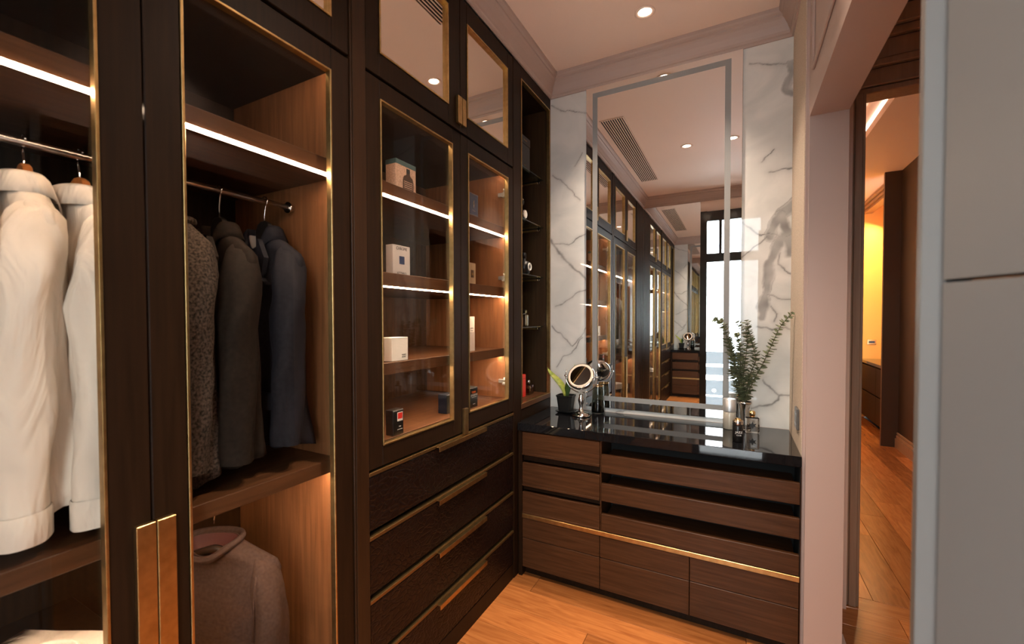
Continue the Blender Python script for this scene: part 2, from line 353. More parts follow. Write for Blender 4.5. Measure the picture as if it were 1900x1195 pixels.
# ------------------------------------------------------------------ marble wall
VL = [[(0.009,2.746),(0.066,2.709),(0.153,2.679),(0.234,2.65)], [(0.009,2.31),(0.066,2.27),(0.15,2.181),(0.187,2.129)], [(-0.002,1.902),(0.073,1.797),(0.147,1.722),(0.208,1.665),(0.238,1.621)], [(0.009,1.881),(0.122,1.864),(0.181,1.905),(0.238,1.926)], [(0.03,1.476),(0.122,1.521),(0.171,1.564),(0.238,1.581)], [(0.008,1.356),(0.084,1.285),(0.14,1.232),(0.178,1.263),(0.239,1.36)], [(0.041,1.092),(0.084,1.165),(0.14,1.184),(0.205,1.287)], [(0.156,2.339),(0.184,2.38),(0.204,2.412)]]
WL = [.004, .004, .013, .005, .005, .005, .005, .003]
VR = [[(1.078,2.711),(1.114,2.695),(1.228,2.66),(1.248,2.662)], [(1.248,2.662),(1.261,2.614),(1.238,2.578),(1.238,2.533),(1.26,2.509)], [(1.165,2.139),(1.19,2.14),(1.222,2.148),(1.268,2.148)], [(1.137,2.201),(1.162,2.221),(1.189,2.251)], [(1.27,1.968),(1.23,1.919),(1.199,1.877),(1.179,1.822)], [(1.238,1.816),(1.198,1.75),(1.171,1.681),(1.161,1.567),(1.139,1.402)], [(1.168,1.812),(1.14,1.796),(1.086,1.742),(1.053,1.711)], [(1.051,1.901),(1.135,1.821),(1.179,1.827),(1.238,1.806),(1.271,1.829)], [(1.217,1.727),(1.217,1.675),(1.242,1.641),(1.276,1.613)], [(1.161,1.523),(1.182,1.511),(1.219,1.499),(1.277,1.492)], [(1.178,1.467),(1.213,1.418),(1.197,1.38)], [(1.125,1.36),(1.139,1.352),(1.188,1.341),(1.245,1.358),(1.278,1.339)], [(1.158,1.084),(1.191,1.042),(1.223,1.006),(1.281,1.022)], [(1.223,1.006),(1.192,0.954),(1.133,0.946),(1.093,0.925)], [(1.224,1.915),(1.249,1.831),(1.266,1.723)]]
WR = [.005, .022, .006, .004, .036, .028, .005, .005, .006, .006, .005, .006, .006, .007, .03]
def segd(p, a, b_):
    ax, ay = a; dx, dy = b_[0]-ax, b_[1]-ay; t = max(0, min(1, ((p[0]-ax)*dx+(p[1]-ay)*dy)/(dx*dx+dy*dy+1e-12)))
    return math.hypot(p[0]-ax-dx*t, p[1]-ay-dy*t)
def slab(parent, x0, x1, z0, z1, veins, widths, step=0.0045):
    nx = max(2, int((x1-x0)/step)); nz_ = max(2, int((z1-z0)/step)); vs = []; val = []
    for j in range(nz_+1):
        for i in range(nx+1):
            px, pz = x0+(x1-x0)*i/nx, z0+(z1-z0)*j/nz_; vs.append((px, D, pz))
            nv = noise.noise_vector(Vector((px*22, pz*22, 3.0))); n2 = noise.noise_vector(Vector((px*70, pz*70, 9.0)))
            q = (px+nv.x*0.010+n2.x*0.003, pz+nv.y*0.010+n2.y*0.003); best = 0
            for poly, wd in zip(veins, widths):
                if not (min(a[0] for a in poly)-.06 < px < max(a[0] for a in poly)+.06 and min(a[1] for a in poly)-.06 < pz < max(a[1] for a in poly)+.06): continue
                dd = min(segd(q, a, c) for a, c in zip(poly, poly[1:]))
                if wd > 0.015:
                    w2 = wd*(0.9+0.5*noise.noise(Vector((px*12, pz*12, 2))))
                    k = 0.72*max(0, min(1, (w2-dd)/(w2*0.5))) * (0.85+0.5*noise.noise(Vector((px*18, pz*18, 1))))
                    k = max(k, max(0, 0.35+0.8*noise.noise(Vector((px*9, pz*9, 4))))*math.exp(-((dd-w2*0.85)/0.0028)**2))
                else:
                    k = 0.85*math.exp(-(dd/(wd*0.55))**2) * (0.75+0.6*noise.noise(Vector((px*14, pz*14, 5)))) + 0.16*math.exp(-(dd/(wd*3))**2)
                best = max(best, k)
            val.append(max(0, min(1, best)))
    fs = [(j*(nx+1)+i, j*(nx+1)+i+1, (j+1)*(nx+1)+i+1, (j+1)*(nx+1)+i) for j in range(nz_) for i in range(nx)]
    o = MB().add(vs, fs).build('marble_slab', 'marble', parent)
    at = o.data.attributes.new('vein', 'FLOAT', 'POINT'); at.data.foreach_set('value', val)
    MB_ = None
    return o
wb = struct(MB().box(-0.6, 1.5, D+0.0005, D+0.09, 0, 3.0).build('wall_back', 'plaster'))
slab(wb, 0.0005, 0.30, 0.8415, 2.79, VL, WL)
slab(wb, 0.98, XR, 0.8415, 2.79, VR, WR)
slab(wb, 0.301, 0.979, 0.8415, 0.90, [[(0.4, .84), (0.55, .88), (0.7, .9)]], [.006])

# ------------------------------------------------------------------ right wall: papered reveal, pillar, header beam
wr = struct(MB().box(XR, 1.40, 2.235, D+0.05, 0, 2.9).build('wall_right', 'weave'))
pil = struct(MB().box(1.278, 1.402, 2.208, 2.236, 0, 2.2).box(1.268, 1.279, 2.222, 2.238, 0, 2.787).build('trim_5', 'pink'))
hb = MB().box(1.278, 1.402, -0.55, 2.236, 2.2, 2.9)
hb = struct(hb.build('wall_right', 'pink'))
# raised panel moulding on the header face
def frame_yz(mb, x, y0, y1, z0, z1, wd, th):
    mb.box(x-th, x, y0, y1, z0, z0+wd, .003).box(x-th, x, y0, y1, z1-wd, z1, .003).box(x-th, x, y0, y0+wd, z0+wd, z1-wd, .003).box(x-th, x, y1-wd, y1, z0+wd, z1-wd, .003)
    return mb
frame_yz(MB(), 1.278, 0.7, 2.10, 2.33, 2.74, 0.018, 0.009).build('panel_moulding', 'pink', hb)
struct(MB().prism([(1.402, 2.16), (1.425, 2.16), (1.425, 2.33), (1.402, 2.33)], 'z', 0.0, 0.09).build('baseboard_right', 'pink'))
wn_ = struct(MB().box(1.28, 1.40, -0.62, 0.33, 0, 2.9).build('wall_right', 'pink'))

# ------------------------------------------------------------------ end wall: mirror panel, black column, tall window
struct(MB().box(-0.65, 0.665, YE-0.10, YE-0.012, 0, 2.95).box(0.665, 1.42, YE-0.10, YE-0.012, 2.66, 2.95).box(1.28, 1.42, YE-0.10, YE-0.012, 0, 2.7).build('wall_end', 'plaster'))
bx('mirror_panel', 'mirror', None, 0.002, 0.652, YE-0.012, YE-0.004, 0.0, 2.786)
tag(bpy.data.objects['mirror_panel'], 'full height plain mirror panel on end wall, seen in the vanity mirror', 'mirror')
win = MB().box(0.652, 0.722, YE-0.06, YE+0.03, 0.0, 2.66).box(0.722, 1.28, YE-0.06, YE+0.01, 2.545, 2.66).box(0.722, 1.28, YE-0.06, YE+0.01, 2.065, 2.165)
win.box(1.262, 1.28, YE-0.06, YE+0.01, 0, 2.66).box(0.722, 1.28, YE-0.06, YE+0.01, 0, 0.06).box(0.845, 0.875, YE-0.06, YE+0.005, 2.165, 2.545)
wino = struct(win.build('window_1', 'blackgloss'))
bx('window_pane', 'clearpane', wino, 0.722, 1.262, YE-0.035, YE-0.029, 0.06, 2.065, ch=0)
bx('window_pane', 'clearpane', wino, 0.875, 1.262, YE-0.035, YE-0.029, 2.165, 2.545, ch=0)
bx('window_pane', 'clearpane', wino, 0.722, 0.845, YE-0.035, YE-0.029, 2.165, 2.545, ch=0)
# balcony seen through the window
bal = struct(MB().box(-0.4, 2.4, YE-1.7, YE-0.12, -0.1, 0.0).build('balcony', 'concrete'))
for z0, z1 in ((0.02, 0.22), (0.25, 0.47), (0.55, 0.67), (0.72, 0.90)):
    bx('balustrade_slat', 'slat', bal, -0.4, 2.4, YE-1.66, YE-1.62, z0, z1)
for x in (-0.3, 0.5, 1.3, 2.3): bx('balustrade_post', 'slat', bal, x, x+0.04, YE-1.70, YE-1.66, 0, 0.90)

# ------------------------------------------------------------------ wardrobe run
def door_frame(mb, y0, y1, z0, z1, gy0, gy1, gz0, gz1, xf=0.0, th=0.022):
    mb.box(xf-th, xf, y0, gy0, z0, z1, .002).box(xf-th, xf, gy1, y1, z0, z1, .002)
    mb.box(xf-th, xf, gy0, gy1, z0, gz0, .002).box(xf-th, xf, gy0, gy1, gz1, z1, .002); return mb
def trim_rect(gy0, gy1, gz0, gz1, w_=0.0062, proud=0.004, depth=0.016):
    mb = MB(); a, b_ = 0.0-depth, proud
    mb.box(a, b_, gy0, gy0+w_, gz0, gz1, .001).box(a, b_, gy1-w_, gy1, gz0, gz1, .001)
    mb.box(a, b_, gy0+w_, gy1-w_, gz0, gz0+w_, .001).box(a, b_, gy0+w_, gy1-w_, gz1-w_, gz1, .001); return mb
def door(parent, y0, y1, z0, z1, gy0, gy1, gz0, gz1, pane='pane'):
    g = 0.0015
    d = door_frame(MB(), y0+g, y1-g, z0+g, z1-g, gy0, gy1, gz0, gz1).build('door', 'dark', parent)
    trim_rect(gy0, gy1, gz0, gz1).build('brass_trim', 'brass', d)
    nm = 'glass_pane' if pane == 'pane' else 'mirror_pane'
    bx(nm, pane, d, -0.014, -0.010, gy0+0.006, gy1-0.006, gz0+0.006, gz1-0.006, ch=0)
    return d
def handle_plate(parent, y0, y1, z0, z1, th=0.014):
    return MB().box(0.0, th, y0, y1, z0, z1, 0.0012).build('handle', 'brass', parent)
def hinge(parent, y, z):
    mb = MB().box(-0.075, -0.024, y-0.012, y, z-0.010, z+0.010, .002).lathe([(0.012, 0), (0.012, 0.010), (0.009, 0.013)], (-0.034, y-0.020, z), 14, 'y').box(-0.045, -0.020, y-0.028, y-0.006, z-0.018, z-0.006, .002).tube([(-0.03, y-0.008, z+0.016), (-0.03, y-0.030, z+0.018), (-0.022, y-0.040, z+0.010)], 0.005, 8)
    return mb.build('hinge', 'hinge_metal', parent)
XB = -0.56
def led(parent, y0, y1, z, x=-0.045):
    return MB().box(x-0.008, x+0.0012, y0, y1, z, z+0.0085, 0.001).build('light_strip', 'led', parent)
# --- hanging wardrobe (two glass doors)
A = thing('wardrobe', 'glass-door hanging wardrobe with shirts and jackets, nearest the viewer', 'wardrobe', (0, 0.45, 0))
ya, yb = -0.10, 1.003
bx('back_panel', 'inner', A, XB-0.02, XB, ya, yb, 0, 2.2)
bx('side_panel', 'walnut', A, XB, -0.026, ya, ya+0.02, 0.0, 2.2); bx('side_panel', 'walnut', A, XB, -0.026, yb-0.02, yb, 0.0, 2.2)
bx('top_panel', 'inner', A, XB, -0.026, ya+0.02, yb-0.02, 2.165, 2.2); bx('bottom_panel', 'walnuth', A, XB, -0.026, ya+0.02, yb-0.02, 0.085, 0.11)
bx('plinth', 'dark', A, -0.10, -0.006, ya, yb, 0.0, 0.085)
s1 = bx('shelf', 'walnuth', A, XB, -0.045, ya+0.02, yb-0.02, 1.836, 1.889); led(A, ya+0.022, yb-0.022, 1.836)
bx('light_strip', 'led_low', A, -0.045, -0.036, 0.55, yb-0.022, 2.158, 2.1645)
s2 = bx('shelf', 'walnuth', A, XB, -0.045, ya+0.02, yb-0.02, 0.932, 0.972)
MB().box(-0.075, -0.060, ya+0.022, yb-0.022, 0.9312, 0.933).build('light_strip', 'led', A)
MB().tube([(-0.24, ya+0.021, 1.767), (-0.24, yb-0.021, 1.767)], 0.0095, 14).build('hanging_rail', 'steel', A)
MB().lathe([(0.018, 0), (0.018, 0.008), (0.012, 0.010), (0.012, 0.022)][::1], (-0.24, yb-0.0425, 1.767), 18, 'y').build('rail_bracket', 'chrome', A)
MB().tube([(-0.26, ya+0.021, 0.87), (-0.26, yb-0.021, 0.87)], 0.0085, 12).build('hanging_rail', 'steel', A)
bx('inner_chest', 'inner', A, XB, -0.06, ya+0.02, 0.50, 0.11, 0.635)
dA1 = door(A, ya, 0.452, 0.088, 2.197, ya+0.072, 0.378, 0.15, 2.13); dA2 = door(A, 0.452, yb, 0.088, 2.197, 0.522, 0.932, 0.15, 2.13)
handle_plate(dA1, 0.4185, 0.4535, 0.54, 0.993); handle_plate(dA2, 0.4555, 0.4905, 0.54, 0.993)
for z in (0.35, 1.15, 2.0): hinge(dA1, ya+0.02+0.03, z)
# --- display cabinet over drawers
B = thing('display_cabinet', 'glass-door display cabinet above four crocodile-leather drawers', 'cabinet', (0, 1.615, 0))
ya, yb = 1.072, 2.158
bx('back_panel', 'walnutb', B, XB-0.02, XB, ya, yb, 0, 2.2)
bx('side_panel', 'walnut', B, XB, -0.026, ya, ya+0.02, 0.0, 2.2); bx('side_panel', 'walnut', B, XB, -0.026, yb-0.02, yb, 0.0, 2.2)
bx('top_panel', 'inner', B, XB, -0.026, ya+0.02, yb-0.02, 2.165, 2.2)
bx('bottom_panel', 'walnuth', B, XB, -0.026, ya+0.02, yb-0.02, 0.955, 0.982)
for z0, z1 in ((1.836, 1.889), (1.519, 1.569), (1.203, 1.246)): bx('shelf', 'walnuth', B, XB, -0.045, ya+0.02, yb-0.02, z0, z1)
led(B, ya+0.022, yb-0.022, 1.836)
bx('light_strip', 'led_low', B, -0.045, -0.036, ya+0.022, yb-0.022, 2.158, 2.1645)
MB().box(-0.056, -0.0445, ya+0.022, yb-0.022, 1.516, 1.520).build('light_strip', 'led', B)
MB().box(-0.075, -0.062, ya+0.022, yb-0.022, 1.2022, 1.204).build('light_strip', 'led', B)
dB1 = door(B, ya, 1.638, 0.906, 2.197, 1.138, 1.576, 0.975, 2.133); dB2 = door(B, 1.638, yb, 0.906, 2.197, 1.698, 2.098, 0.982, 2.133)
handle_plate(dB2, 1.642, 1.674, 0.899, 1.012)
for z in (1.07, 1.62, 2.06): hinge(dB2, yb-0.02, z)
hinge(dB1, ya+0.052, 1.07); hinge(dB1, ya+0.052, 2.06)
bx('cable_plate', 'black', B, XB, XB+0.006, 1.62, 1.74, 1.07, 1.14)
zt = [0.903, 0.690, 0.479, 0.268]; pitch = 0.211
bx('plinth', 'dark', B, -0.10, -0.004, ya, yb, 0.0, 0.082)
for k, z in enumerate(zt):
    zb = z-0.211+0.012 if k < 3 else 0.086
    dr = MB().box(-0.022, -0.002, ya+0.002, yb-0.002, zb, z-0.018, 0.004).build('drawer', 'croc', B)
    MB().box(-0.022, 0.001, ya+0.002, yb-0.002, z-0.016, z-0.0035, 0.001).build('edge_rail', 'brassd', dr)
    h = MB().box(0.001, 0.020, 1.443, 1.828, z-0.011, z-0.0075, 0.0006).box(0.0175, 0.020, 1.443, 1.828, z-0.027, z-0.0095, 0.0006)
    h.build('handle', 'brass', dr)
# --- open niche with glass shelves
N_ = thing('open_shelf_unit', 'tall open niche with glass shelves beside the marble wall', 'shelf unit', (0, 2.43, 0))
bx('back_panel', 'niche_wood', N_, -0.36, -0.34, 2.20, D-0.002, 0.0, 2.787)
bx('side_panel', 'niche_wood', N_, -0.34, -0.024, 2.235, 2.255, 0.0, 2.787); bx('side_panel', 'niche_wood', N_, -0.34, -0.024, 2.690, D-0.002, 0.0, 2.787)
fr = MB().box(-0.024, 0.0, 2.162, 2.262, 0, 2.787, .002).box(-0.024, 0.0, 2.692, D-0.001, 0, 2.787, .002).box(-0.024, 0.0, 2.262, 2.692, 2.715, 2.787, .002).box(-0.024, 0.0, 2.262, 2.692, 0, 0.90, .002)
fr.build('face_frame', 'dark', N_)
trim_rect(2.262, 2.694, 0.925, 2.717, 0.007, 0.003, 0.02).build('brass_trim', 'brass', N_)
bx('bottom_panel', 'walnuth', N_, -0.34, 0.004, 2.256, 2.69, 0.902, 0.930)
bx('top_panel', 'inner', N_, -0.34, -0.024, 2.256, 2.69, 2.717, 2.74)
for z in (2.285, 1.985, 1.668, 1.357):
    g = MB().box(-0.335, -0.04, 2.258, 2.688, z-0.008, z, 0.001).build('glass_shelf', 'shelfglass', N_)
    for yy in (2.264, 2.682):
        MB().lathe([(0.007, 0), (0.007, 0.012)], (-0.07, yy-0.006, z-0.016), 12, 'y').box(-0.085, -0.055, yy-0.006, yy+0.006, z-0.011, z-0.0085).build('shelf_pin', 'chrome', g)
    MB().box(-0.33, -0.075, 2.672, 2.689, z-0.024, z-0.014, .001).build('support_rail', 'brass', g)
# --- overhead cabinets with mirror doors
def overhead(name, label, ya, yb, doors, plates):
    o = thing(name, label, 'cabinet', (0, (ya+yb)/2, 2.2))
    MB().box(XB, -0.026, ya, yb, 2.203, 2.225).box(XB, -0.026, ya, yb, 2.765, 2.785).box(XB, -0.026, ya, ya+.02, 2.225, 2.765).box(XB, -0.026, yb-.02, yb, 2.225, 2.765).box(XB-.02, XB, ya, yb, 2.203, 2.785).build('body', 'inner', o)
    ds = [door(o, a, b_, 2.204, 2.778, g0, g1, 2.282, 2.69, 'mirrorw') for a, b_, g0, g1 in doors]
    for d_, (p0, p1) in zip(ds, plates): handle_plate(d_, p0, p1, 2.230, 2.343)
    return o
overhead('overhead_cabinet', 'mirrored overhead cabinet with brass handle plates above the display cabinet', 1.072, 2.158, [(1.072, 1.638, 1.138, 1.548), (1.638, 2.158, 1.693, 2.095)], [(1.603, 1.6355), (1.6405, 1.668)])
overhead('overhead_cabinet', 'mirrored overhead cabinet above the hanging wardrobe, cut by the frame top', -0.10, 1.003, [(-0.10, 0.452, -0.03, 0.38), (0.452, 1.003, 0.525, 0.935)], [(0.420, 0.450), (0.454, 0.484)])
# pilasters between the units
def pilaster(name, label, y0, y1):
    o = MB().box(-0.05, 0.004, y0, y1, 0, 2.787, .002)
    k = y0+0.33*(y1-y0); o.box(0.004, 0.0075, y0+0.006, k, 0, 2.787, .0015)
    return struct(o.build(name, 'darkp'))
pilaster('trim_6', '', 1.0045, 1.0705)
MB().box(-0.05, 0.003, YE+0.0, -0.101, 0, 2.787, .002)
o = MB()
for i in range(5): o.box(-0.05, 0.004, YE+0.003+i*0.0885, YE+0.003+i*0.0885+0.087, 0, 2.787, .004)
struct(o.build('trim_7', 'dark'))
struct(MB().box(-0.75, XB-0.03, YE-0.1, D+0.09, 0, 3.0).build('wall_left', 'blackmatte'))

# ------------------------------------------------------------------ vanity
Vn = thing('vanity_cabinet', 'walnut vanity cabinet with drawers and brass strip under the black countertop', 'cabinet', (0.63, 2.46, 0))
YF = 2.203
bx('carcass_back', 'inner', Vn, 0.03, 1.262, D-0.03, D-0.002, 0.05, 0.797)
bx('side_panel', 'dark', Vn, 0.005, 0.027, YF+0.002, D-0.002, 0.0, 0.796); bx('side_panel', 'darkv', Vn, 1.2635, 1.2655, YF-0.002, D-0.05, 0.0, 0.796)
bx('plinth', 'dark', Vn, 0.03, 1.262, YF+0.045, YF+0.06, 0.0, 0.052)
bx('divider', 'darkv', Vn, 0.4505, 0.4565, YF+0.004, D-0.03, 0.34, 0.796)
bx('slot_lining', 'blackmatte', Vn, 0.458, 1.262, YF+0.20, YF+0.21, 0.345, 0.796)
bx('slot_side', 'blackmatte', Vn, 1.2615, 1.2632, YF+0.004, YF+0.2, 0.345, 0.796)
def drawer_front(x0, x1, z0, z1, lip=False):
    mb = MB().box(x0, x1, YF, YF+0.02, z0, z1, .0015).box(x0+.012, x1-.012, YF+.02, D-0.06, z0+.006, z1-.02 if z1-z0 > .05 else z1)
    d_ = mb.build('drawer', 'darkv', Vn)
    if lip: MB().box(x0, x1, YF-0.003, YF+0.006, z0-0.001, z0+0.010, .001).build('finger_lip', 'darkv', d_)
    return d_
for z0, z1 in ((0.668, 0.792), (0.500, 0.624), (0.349, 0.465)): drawer_front(0.030, 0.449, z0, z1, True)
for z0 in (0.632, 0.472): bx('recess_rail', 'dark', Vn, 0.030, 0.449, YF+0.02, YF+0.04, z0, z0+0.03)
for z0, z1 in ((0.641, 0.730), (0.499, 0.585), (0.349, 0.434)): drawer_front(0.458, 1.261, z0, z1)
bx('brass_strip', 'brass', Vn, 0.030, 1.262, YF-0.004, YF+0.012, 0.324, 0.347)
for x0, x1 in ((0.030, 0.4485), (0.4515, 0.8545), (0.8575, 1.261)):
    drawer_front(x0, x1, 0.2145, 0.3225); drawer_front(x0, x1, 0.055, 0.2115)
ct = MB().box(0.004, 1.2655, YF-0.006, D-0.001, 0.797, 0.8405, 0.002).build('countertop', 'black_stone'); tag(ct, 'polished black stone countertop on the walnut vanity', 'countertop')

# ------------------------------------------------------------------ vanity mirror
mr = thing('wall_mirror', 'large frameless mirror with frosted band above the black countertop', 'mirror', (0.64, D, 0.865))
MB().box(0.232, 1.052, D-0.012, D-0.001, 0.866, 2.787, 0.0015).build('mirror_plate', 'mirror', mr)
fb = MB(); q = D-0.0128
fb.box(0.272, 0.301, q, q+.0007, 0.91, 2.752).box(0.971, 0.999, q, q+.0007, 0.91, 2.752).box(0.301, 0.971, q, q+.0007, 2.722, 2.752).box(0.301, 0.971, q, q+.0007, 0.910, 0.938)
fb.build('frosted_band', 'frost', mr)
ic = MB(); seg = 24
for r0_, r1_ in ((0.0085, 0.0105),):
    vs = [(0.93+r*math.cos(2*PI*k/seg), q-.0001, 1.014+r*math.sin(2*PI*k/seg)) for r in (r0_, r1_) for k in range(seg)]
    ic.add(vs, [(k, (k+1) % seg, seg+(k+1) % seg, seg+k) for k in range(seg)])
ic.add([(0.93+0.0045*math.cos(2*PI*k/12), q-.0001, 1.014+0.0045*math.sin(2*PI*k/12)) for k in range(12)], [tuple(range(12))])
ic.build('touch_icon', 'icon', mr)

# ------------------------------------------------------------------ ceiling downlights and vent
def downlight(label, x, y, z=ZC, power=DOWNLIGHT_W, spot=math.radians(100), name='downlight'):
    o = thing(name, label, 'ceiling light', (x, y, z))
    MB().lathe([(0.030, -0.001), (0.047, -0.002), (0.049, -0.0045), (0.044, -0.007), (0.034, -0.004), (0.030, -0.001)], (x, y, z), 30, caps=False).build('trim_ring', 'plaster', o)
    MB().lathe([(0.0005, -0.0025), (0.031, -0.0025)], (x, y, z), 24, caps=False).build('lamp_lens', 'lamp', o)
    L = bpy.data.lights.new('bulb', 'SPOT'); L.energy = power; L.color = WARM; L.spot_size = spot; L.spot_blend = 0.85; L.shadow_soft_size = 0.03
    lo = bpy.data.objects.new('bulb', L); C.objects.link(lo); lo.parent = o; lo.location = (0, 0, -0.012)
    return o
downlight('recessed downlight in the ceiling in front of the marble wall', 0.628, 2.354)
downlight('recessed downlight behind the viewer, middle of ceiling, seen only in the mirror', 0.640, 1.055)
downlight('recessed downlight nearest the doorway side, seen only in the mirror', 0.992, 1.052)
vt = thing('ceiling_vent', 'long slatted air vent in the ceiling beside the wardrobe crown, seen mirrored', 'vent', (0.195, 1.05, ZC))
MB().box(0.105, 0.285, 0.18, 1.93, ZC-0.0015, ZC-0.0005).build('vent_recess', 'blackmatte', vt)
MB().box(0.105, 0.113, 0.18, 1.93, ZC-.006, ZC-.0005).box(0.277, 0.285, 0.18, 1.93, ZC-.006, ZC-.0005).box(0.113, 0.277, 0.18, 0.188, ZC-.006, ZC-.0005).box(0.113, 0.277, 1.922, 1.93, ZC-.006, ZC-.0005).build('vent_frame', 'plaster', vt)
vs_ = MB()
for k in range(9): vs_.box(0.124+k*0.0173, 0.130+k*0.0173, 0.188, 1.922, ZC-.006, ZC-.0015)
vsl = vs_.build('vent_slats', 'plaster', vt); vsl['kind'] = 'stuff'

# ------------------------------------------------------------------ folding door leaf at the near jamb
lf = Vector((1.1915, 0.639, 0)); ls = Vector((0.45, -0.893, 0)).normalized(); ln_ = Vector((-0.893, -0.45, 0)).normalized()
def leaf(prof, z0, z1):
    pts = [lf + ls*a + ln_*b_ for a, b_ in prof]; return MB().prism([(p.x, p.y) for p in pts], 'z', z0, z1)
d1 = struct(leaf([(0, -.036), (0, -.007), (0.0130, 0.0), (0.0275, -0.0115), (0.0275, -.036)], 0.005, 2.192).build('door_1', 'white'))
leaf([(0.0278, -.034), (0.0278, -.011), (0.0335, -.003), (0.31, -.003), (0.31, -.034)], 0.006, 1.434).build('door_panel', 'white', d1)
leaf([(0.0278, -.034), (0.0278, -.011), (0.0335, -.003), (0.31, -.003), (0.31, -.034)], 1.4375, 2.192).build('door_panel', 'white', d1)

# ------------------------------------------------------------------ passage and doorway beyond
YD = 2.78
cs = MB()
for x0, x1, dy in ((1.41, 1.50, 0.0), (1.50, 1.515, 0.010), (1.515, 1.545, 0.016), (1.545, 1.556, 0.006)): cs.box(x0, x1, YD-dy-0.012, YD+0.10, 0, 2.46, .002)
for x0, x1, dy in ((2.35, 2.361, .006), (2.361, 2.391, .016), (2.391, 2.406, .010), (2.406, 2.55, 0.0)): cs.box(x0, x1, YD-dy-0.012, YD+0.10, 0, 2.46, .002)
door2 = struct(cs.build('door_2', 'frame_wood'))
for z0, z1, dy in ((2.455, 2.485, .006), (2.485, 2.565, .016), (2.565, 2.60, .035), (2.60, 2.69, .02), (2.69, 2.73, .04), (2.73, 2.81, .06)):
    bx('head_casing', 'frame_wood', door2, 1.41, 2.55, YD-dy-0.012, YD+0.10, z0, z1-0.002, ch=.004)
struct(MB().box(1.40, 2.62, YD+0.01, YD+0.09, 2.80, 3.3).box(1.40, 1.48, YD+0.01, YD+0.09, 0, 2.8).box(2.54, 2.62, YD+0.01, YD+0.09, 0, 2.8).build('wall_back', 'brownwall'))
struct(MB().box(2.55, 2.62, -0.75, YD+0.05, 0, 2.95).build('wall_right', 'brownwall'))
struct(MB().box(1.40, 2.62, -0.75, -0.65, 0, 2.95).build('wall_end', 'plaster'))
struct(MB().box(1.40, 2.62, -0.75, YD+0.05, 2.9, 2.98).build('ceiling', 'plaster'))
# room beyond
struct(MB().box(2.55, 2.64, 2.88, 6.40, 0, 2.97).build('wall_far', 'brownwall'))
struct(MB().box(2.41, 2.64, 6.40, 6.44, 0, 2.97).build('wall_far', 'darkpanel'))
struct(MB().box(2.525, 2.55, 2.88, 6.40, 0, 0.10).box(2.533, 2.55, 2.88, 6.40, 0.10, 0.135, .006).box(2.538, 2.55, 2.88, 6.40, 0.14, 0.165, .006).build('baseboard_far', 'frame_wood'))
struct(MB().box(2.90, 2.98, 6.40, 8.3, 0, 2.97).box(2.45, 2.90, 8.192, 8.2, 0, 2.97).build('wall_niche', 'yellow'))
struct(MB().box(1.2, 2.98, 8.2, 8.3, 0, 3.4).build('wall_far', 'frame_wood'))
struct(MB().box(1.20, 1.31, 2.88, 8.3, 0, 3.4).build('wall_far', 'plaster'))
struct(MB().box(2.02, 2.98, 2.88, 8.3, 2.97, 3.04).box(2.0, 2.02, 2.88, 8.3, 2.97, 3.26).build('ceiling', 'plaster'))
struct(MB().box(1.2, 3.0, 2.88, 8.3, 3.24, 3.34).build('ceiling', 'plaster'))
for i, (dx, z0, z1) in enumerate(((0.0, 2.935, 2.969), (0.03, 2.895, 2.934), (0.05, 2.86, 2.894))):
    struct(MB().box(2.52+dx, 2.62+dx, 6.44, 8.19, z0, z1, .004).build('trim_%d' % (8+i), 'frame_wood'))
sb = thing('sideboard', 'dark drawer sideboard with a stone top in the yellow niche', 'sideboard', (2.7, 7.3, 0))
bx('body', 'inner', sb, 2.57, 2.89, 6.45, 8.18, 0.06, 0.79)
for k, (z0, z1) in enumerate(((0.07, 0.41), (0.43, 0.77))):
    for j in range(2): bx('drawer', 'dark', sb, 2.55, 2.57, 6.45+j*0.87, 6.45+j*0.87+0.865, z0, z1)
bx('stone_top', 'black_stone', sb, 2.54, 2.895, 6.445, 8.188, 0.79, 0.825)
so = thing('wall_socket', 'small gold socket plate on the yellow niche wall', 'socket', (2.68, 8.19, 1.06))
MB().box(2.63, 2.73, 8.180, 8.1915, 1.025, 1.095, .003).build('plate', 'gold', so); MB().box(2.648, 2.712, 8.1775, 8.1808, 1.045, 1.075).build('insert', 'black', so)
fv = thing('air_vent', 'black slatted vent high in the room beyond the doorway', 'vent', (1.85, 4.6, 3.24))
MB().box(1.72, 1.96, 4.2, 5.0, 3.236, 3.2395).build('vent_recess', 'blackmatte', fv)
f_ = MB()
for k in range(8): f_.box(1.735+k*.029, 1.747+k*.029, 4.2, 5.0, 3.226, 3.236)
f_ = f_.build('vent_slats', 'plaster', fv); f_['kind'] = 'stuff'
def area(name, loc, rot, sx_, sy_, e, col):
    L = bpy.data.lights.new(name, 'AREA'); L.shape = 'RECTANGLE'; L.size = sx_; L.size_y = sy_; L.energy = e; L.color = col
    o = bpy.data.objects.new(name, L); C.objects.link(o); o.location = loc; o.rotation_euler = rot; return o
area('cove_lamp', (1.99, 5.4, 3.05), (0, math.radians(-110), 0), 0.03, 3.0, 6, (1, .82, .66))
area('niche_lamp', (2.72, 7.3, 2.70), (0, math.radians(25), 0), 0.05, 1.5, 42, (1, .66, .30))
downlight('unseen downlight added to light the passage between dressing room and doorway', 1.95, 1.35, 2.9, 55, math.radians(110))  # added lamp, out of view, brightens the door casing and passage floor
for i, yy in enumerate((3.8, 5.4)):
    downlight('unseen downlight added to light the room beyond, %s' % ('near its doorway' if i == 0 else 'deeper inside'), 1.66+.12*i, yy, 3.24, 60, math.radians(95))  # lamps added out of sight to light the far room and its floor

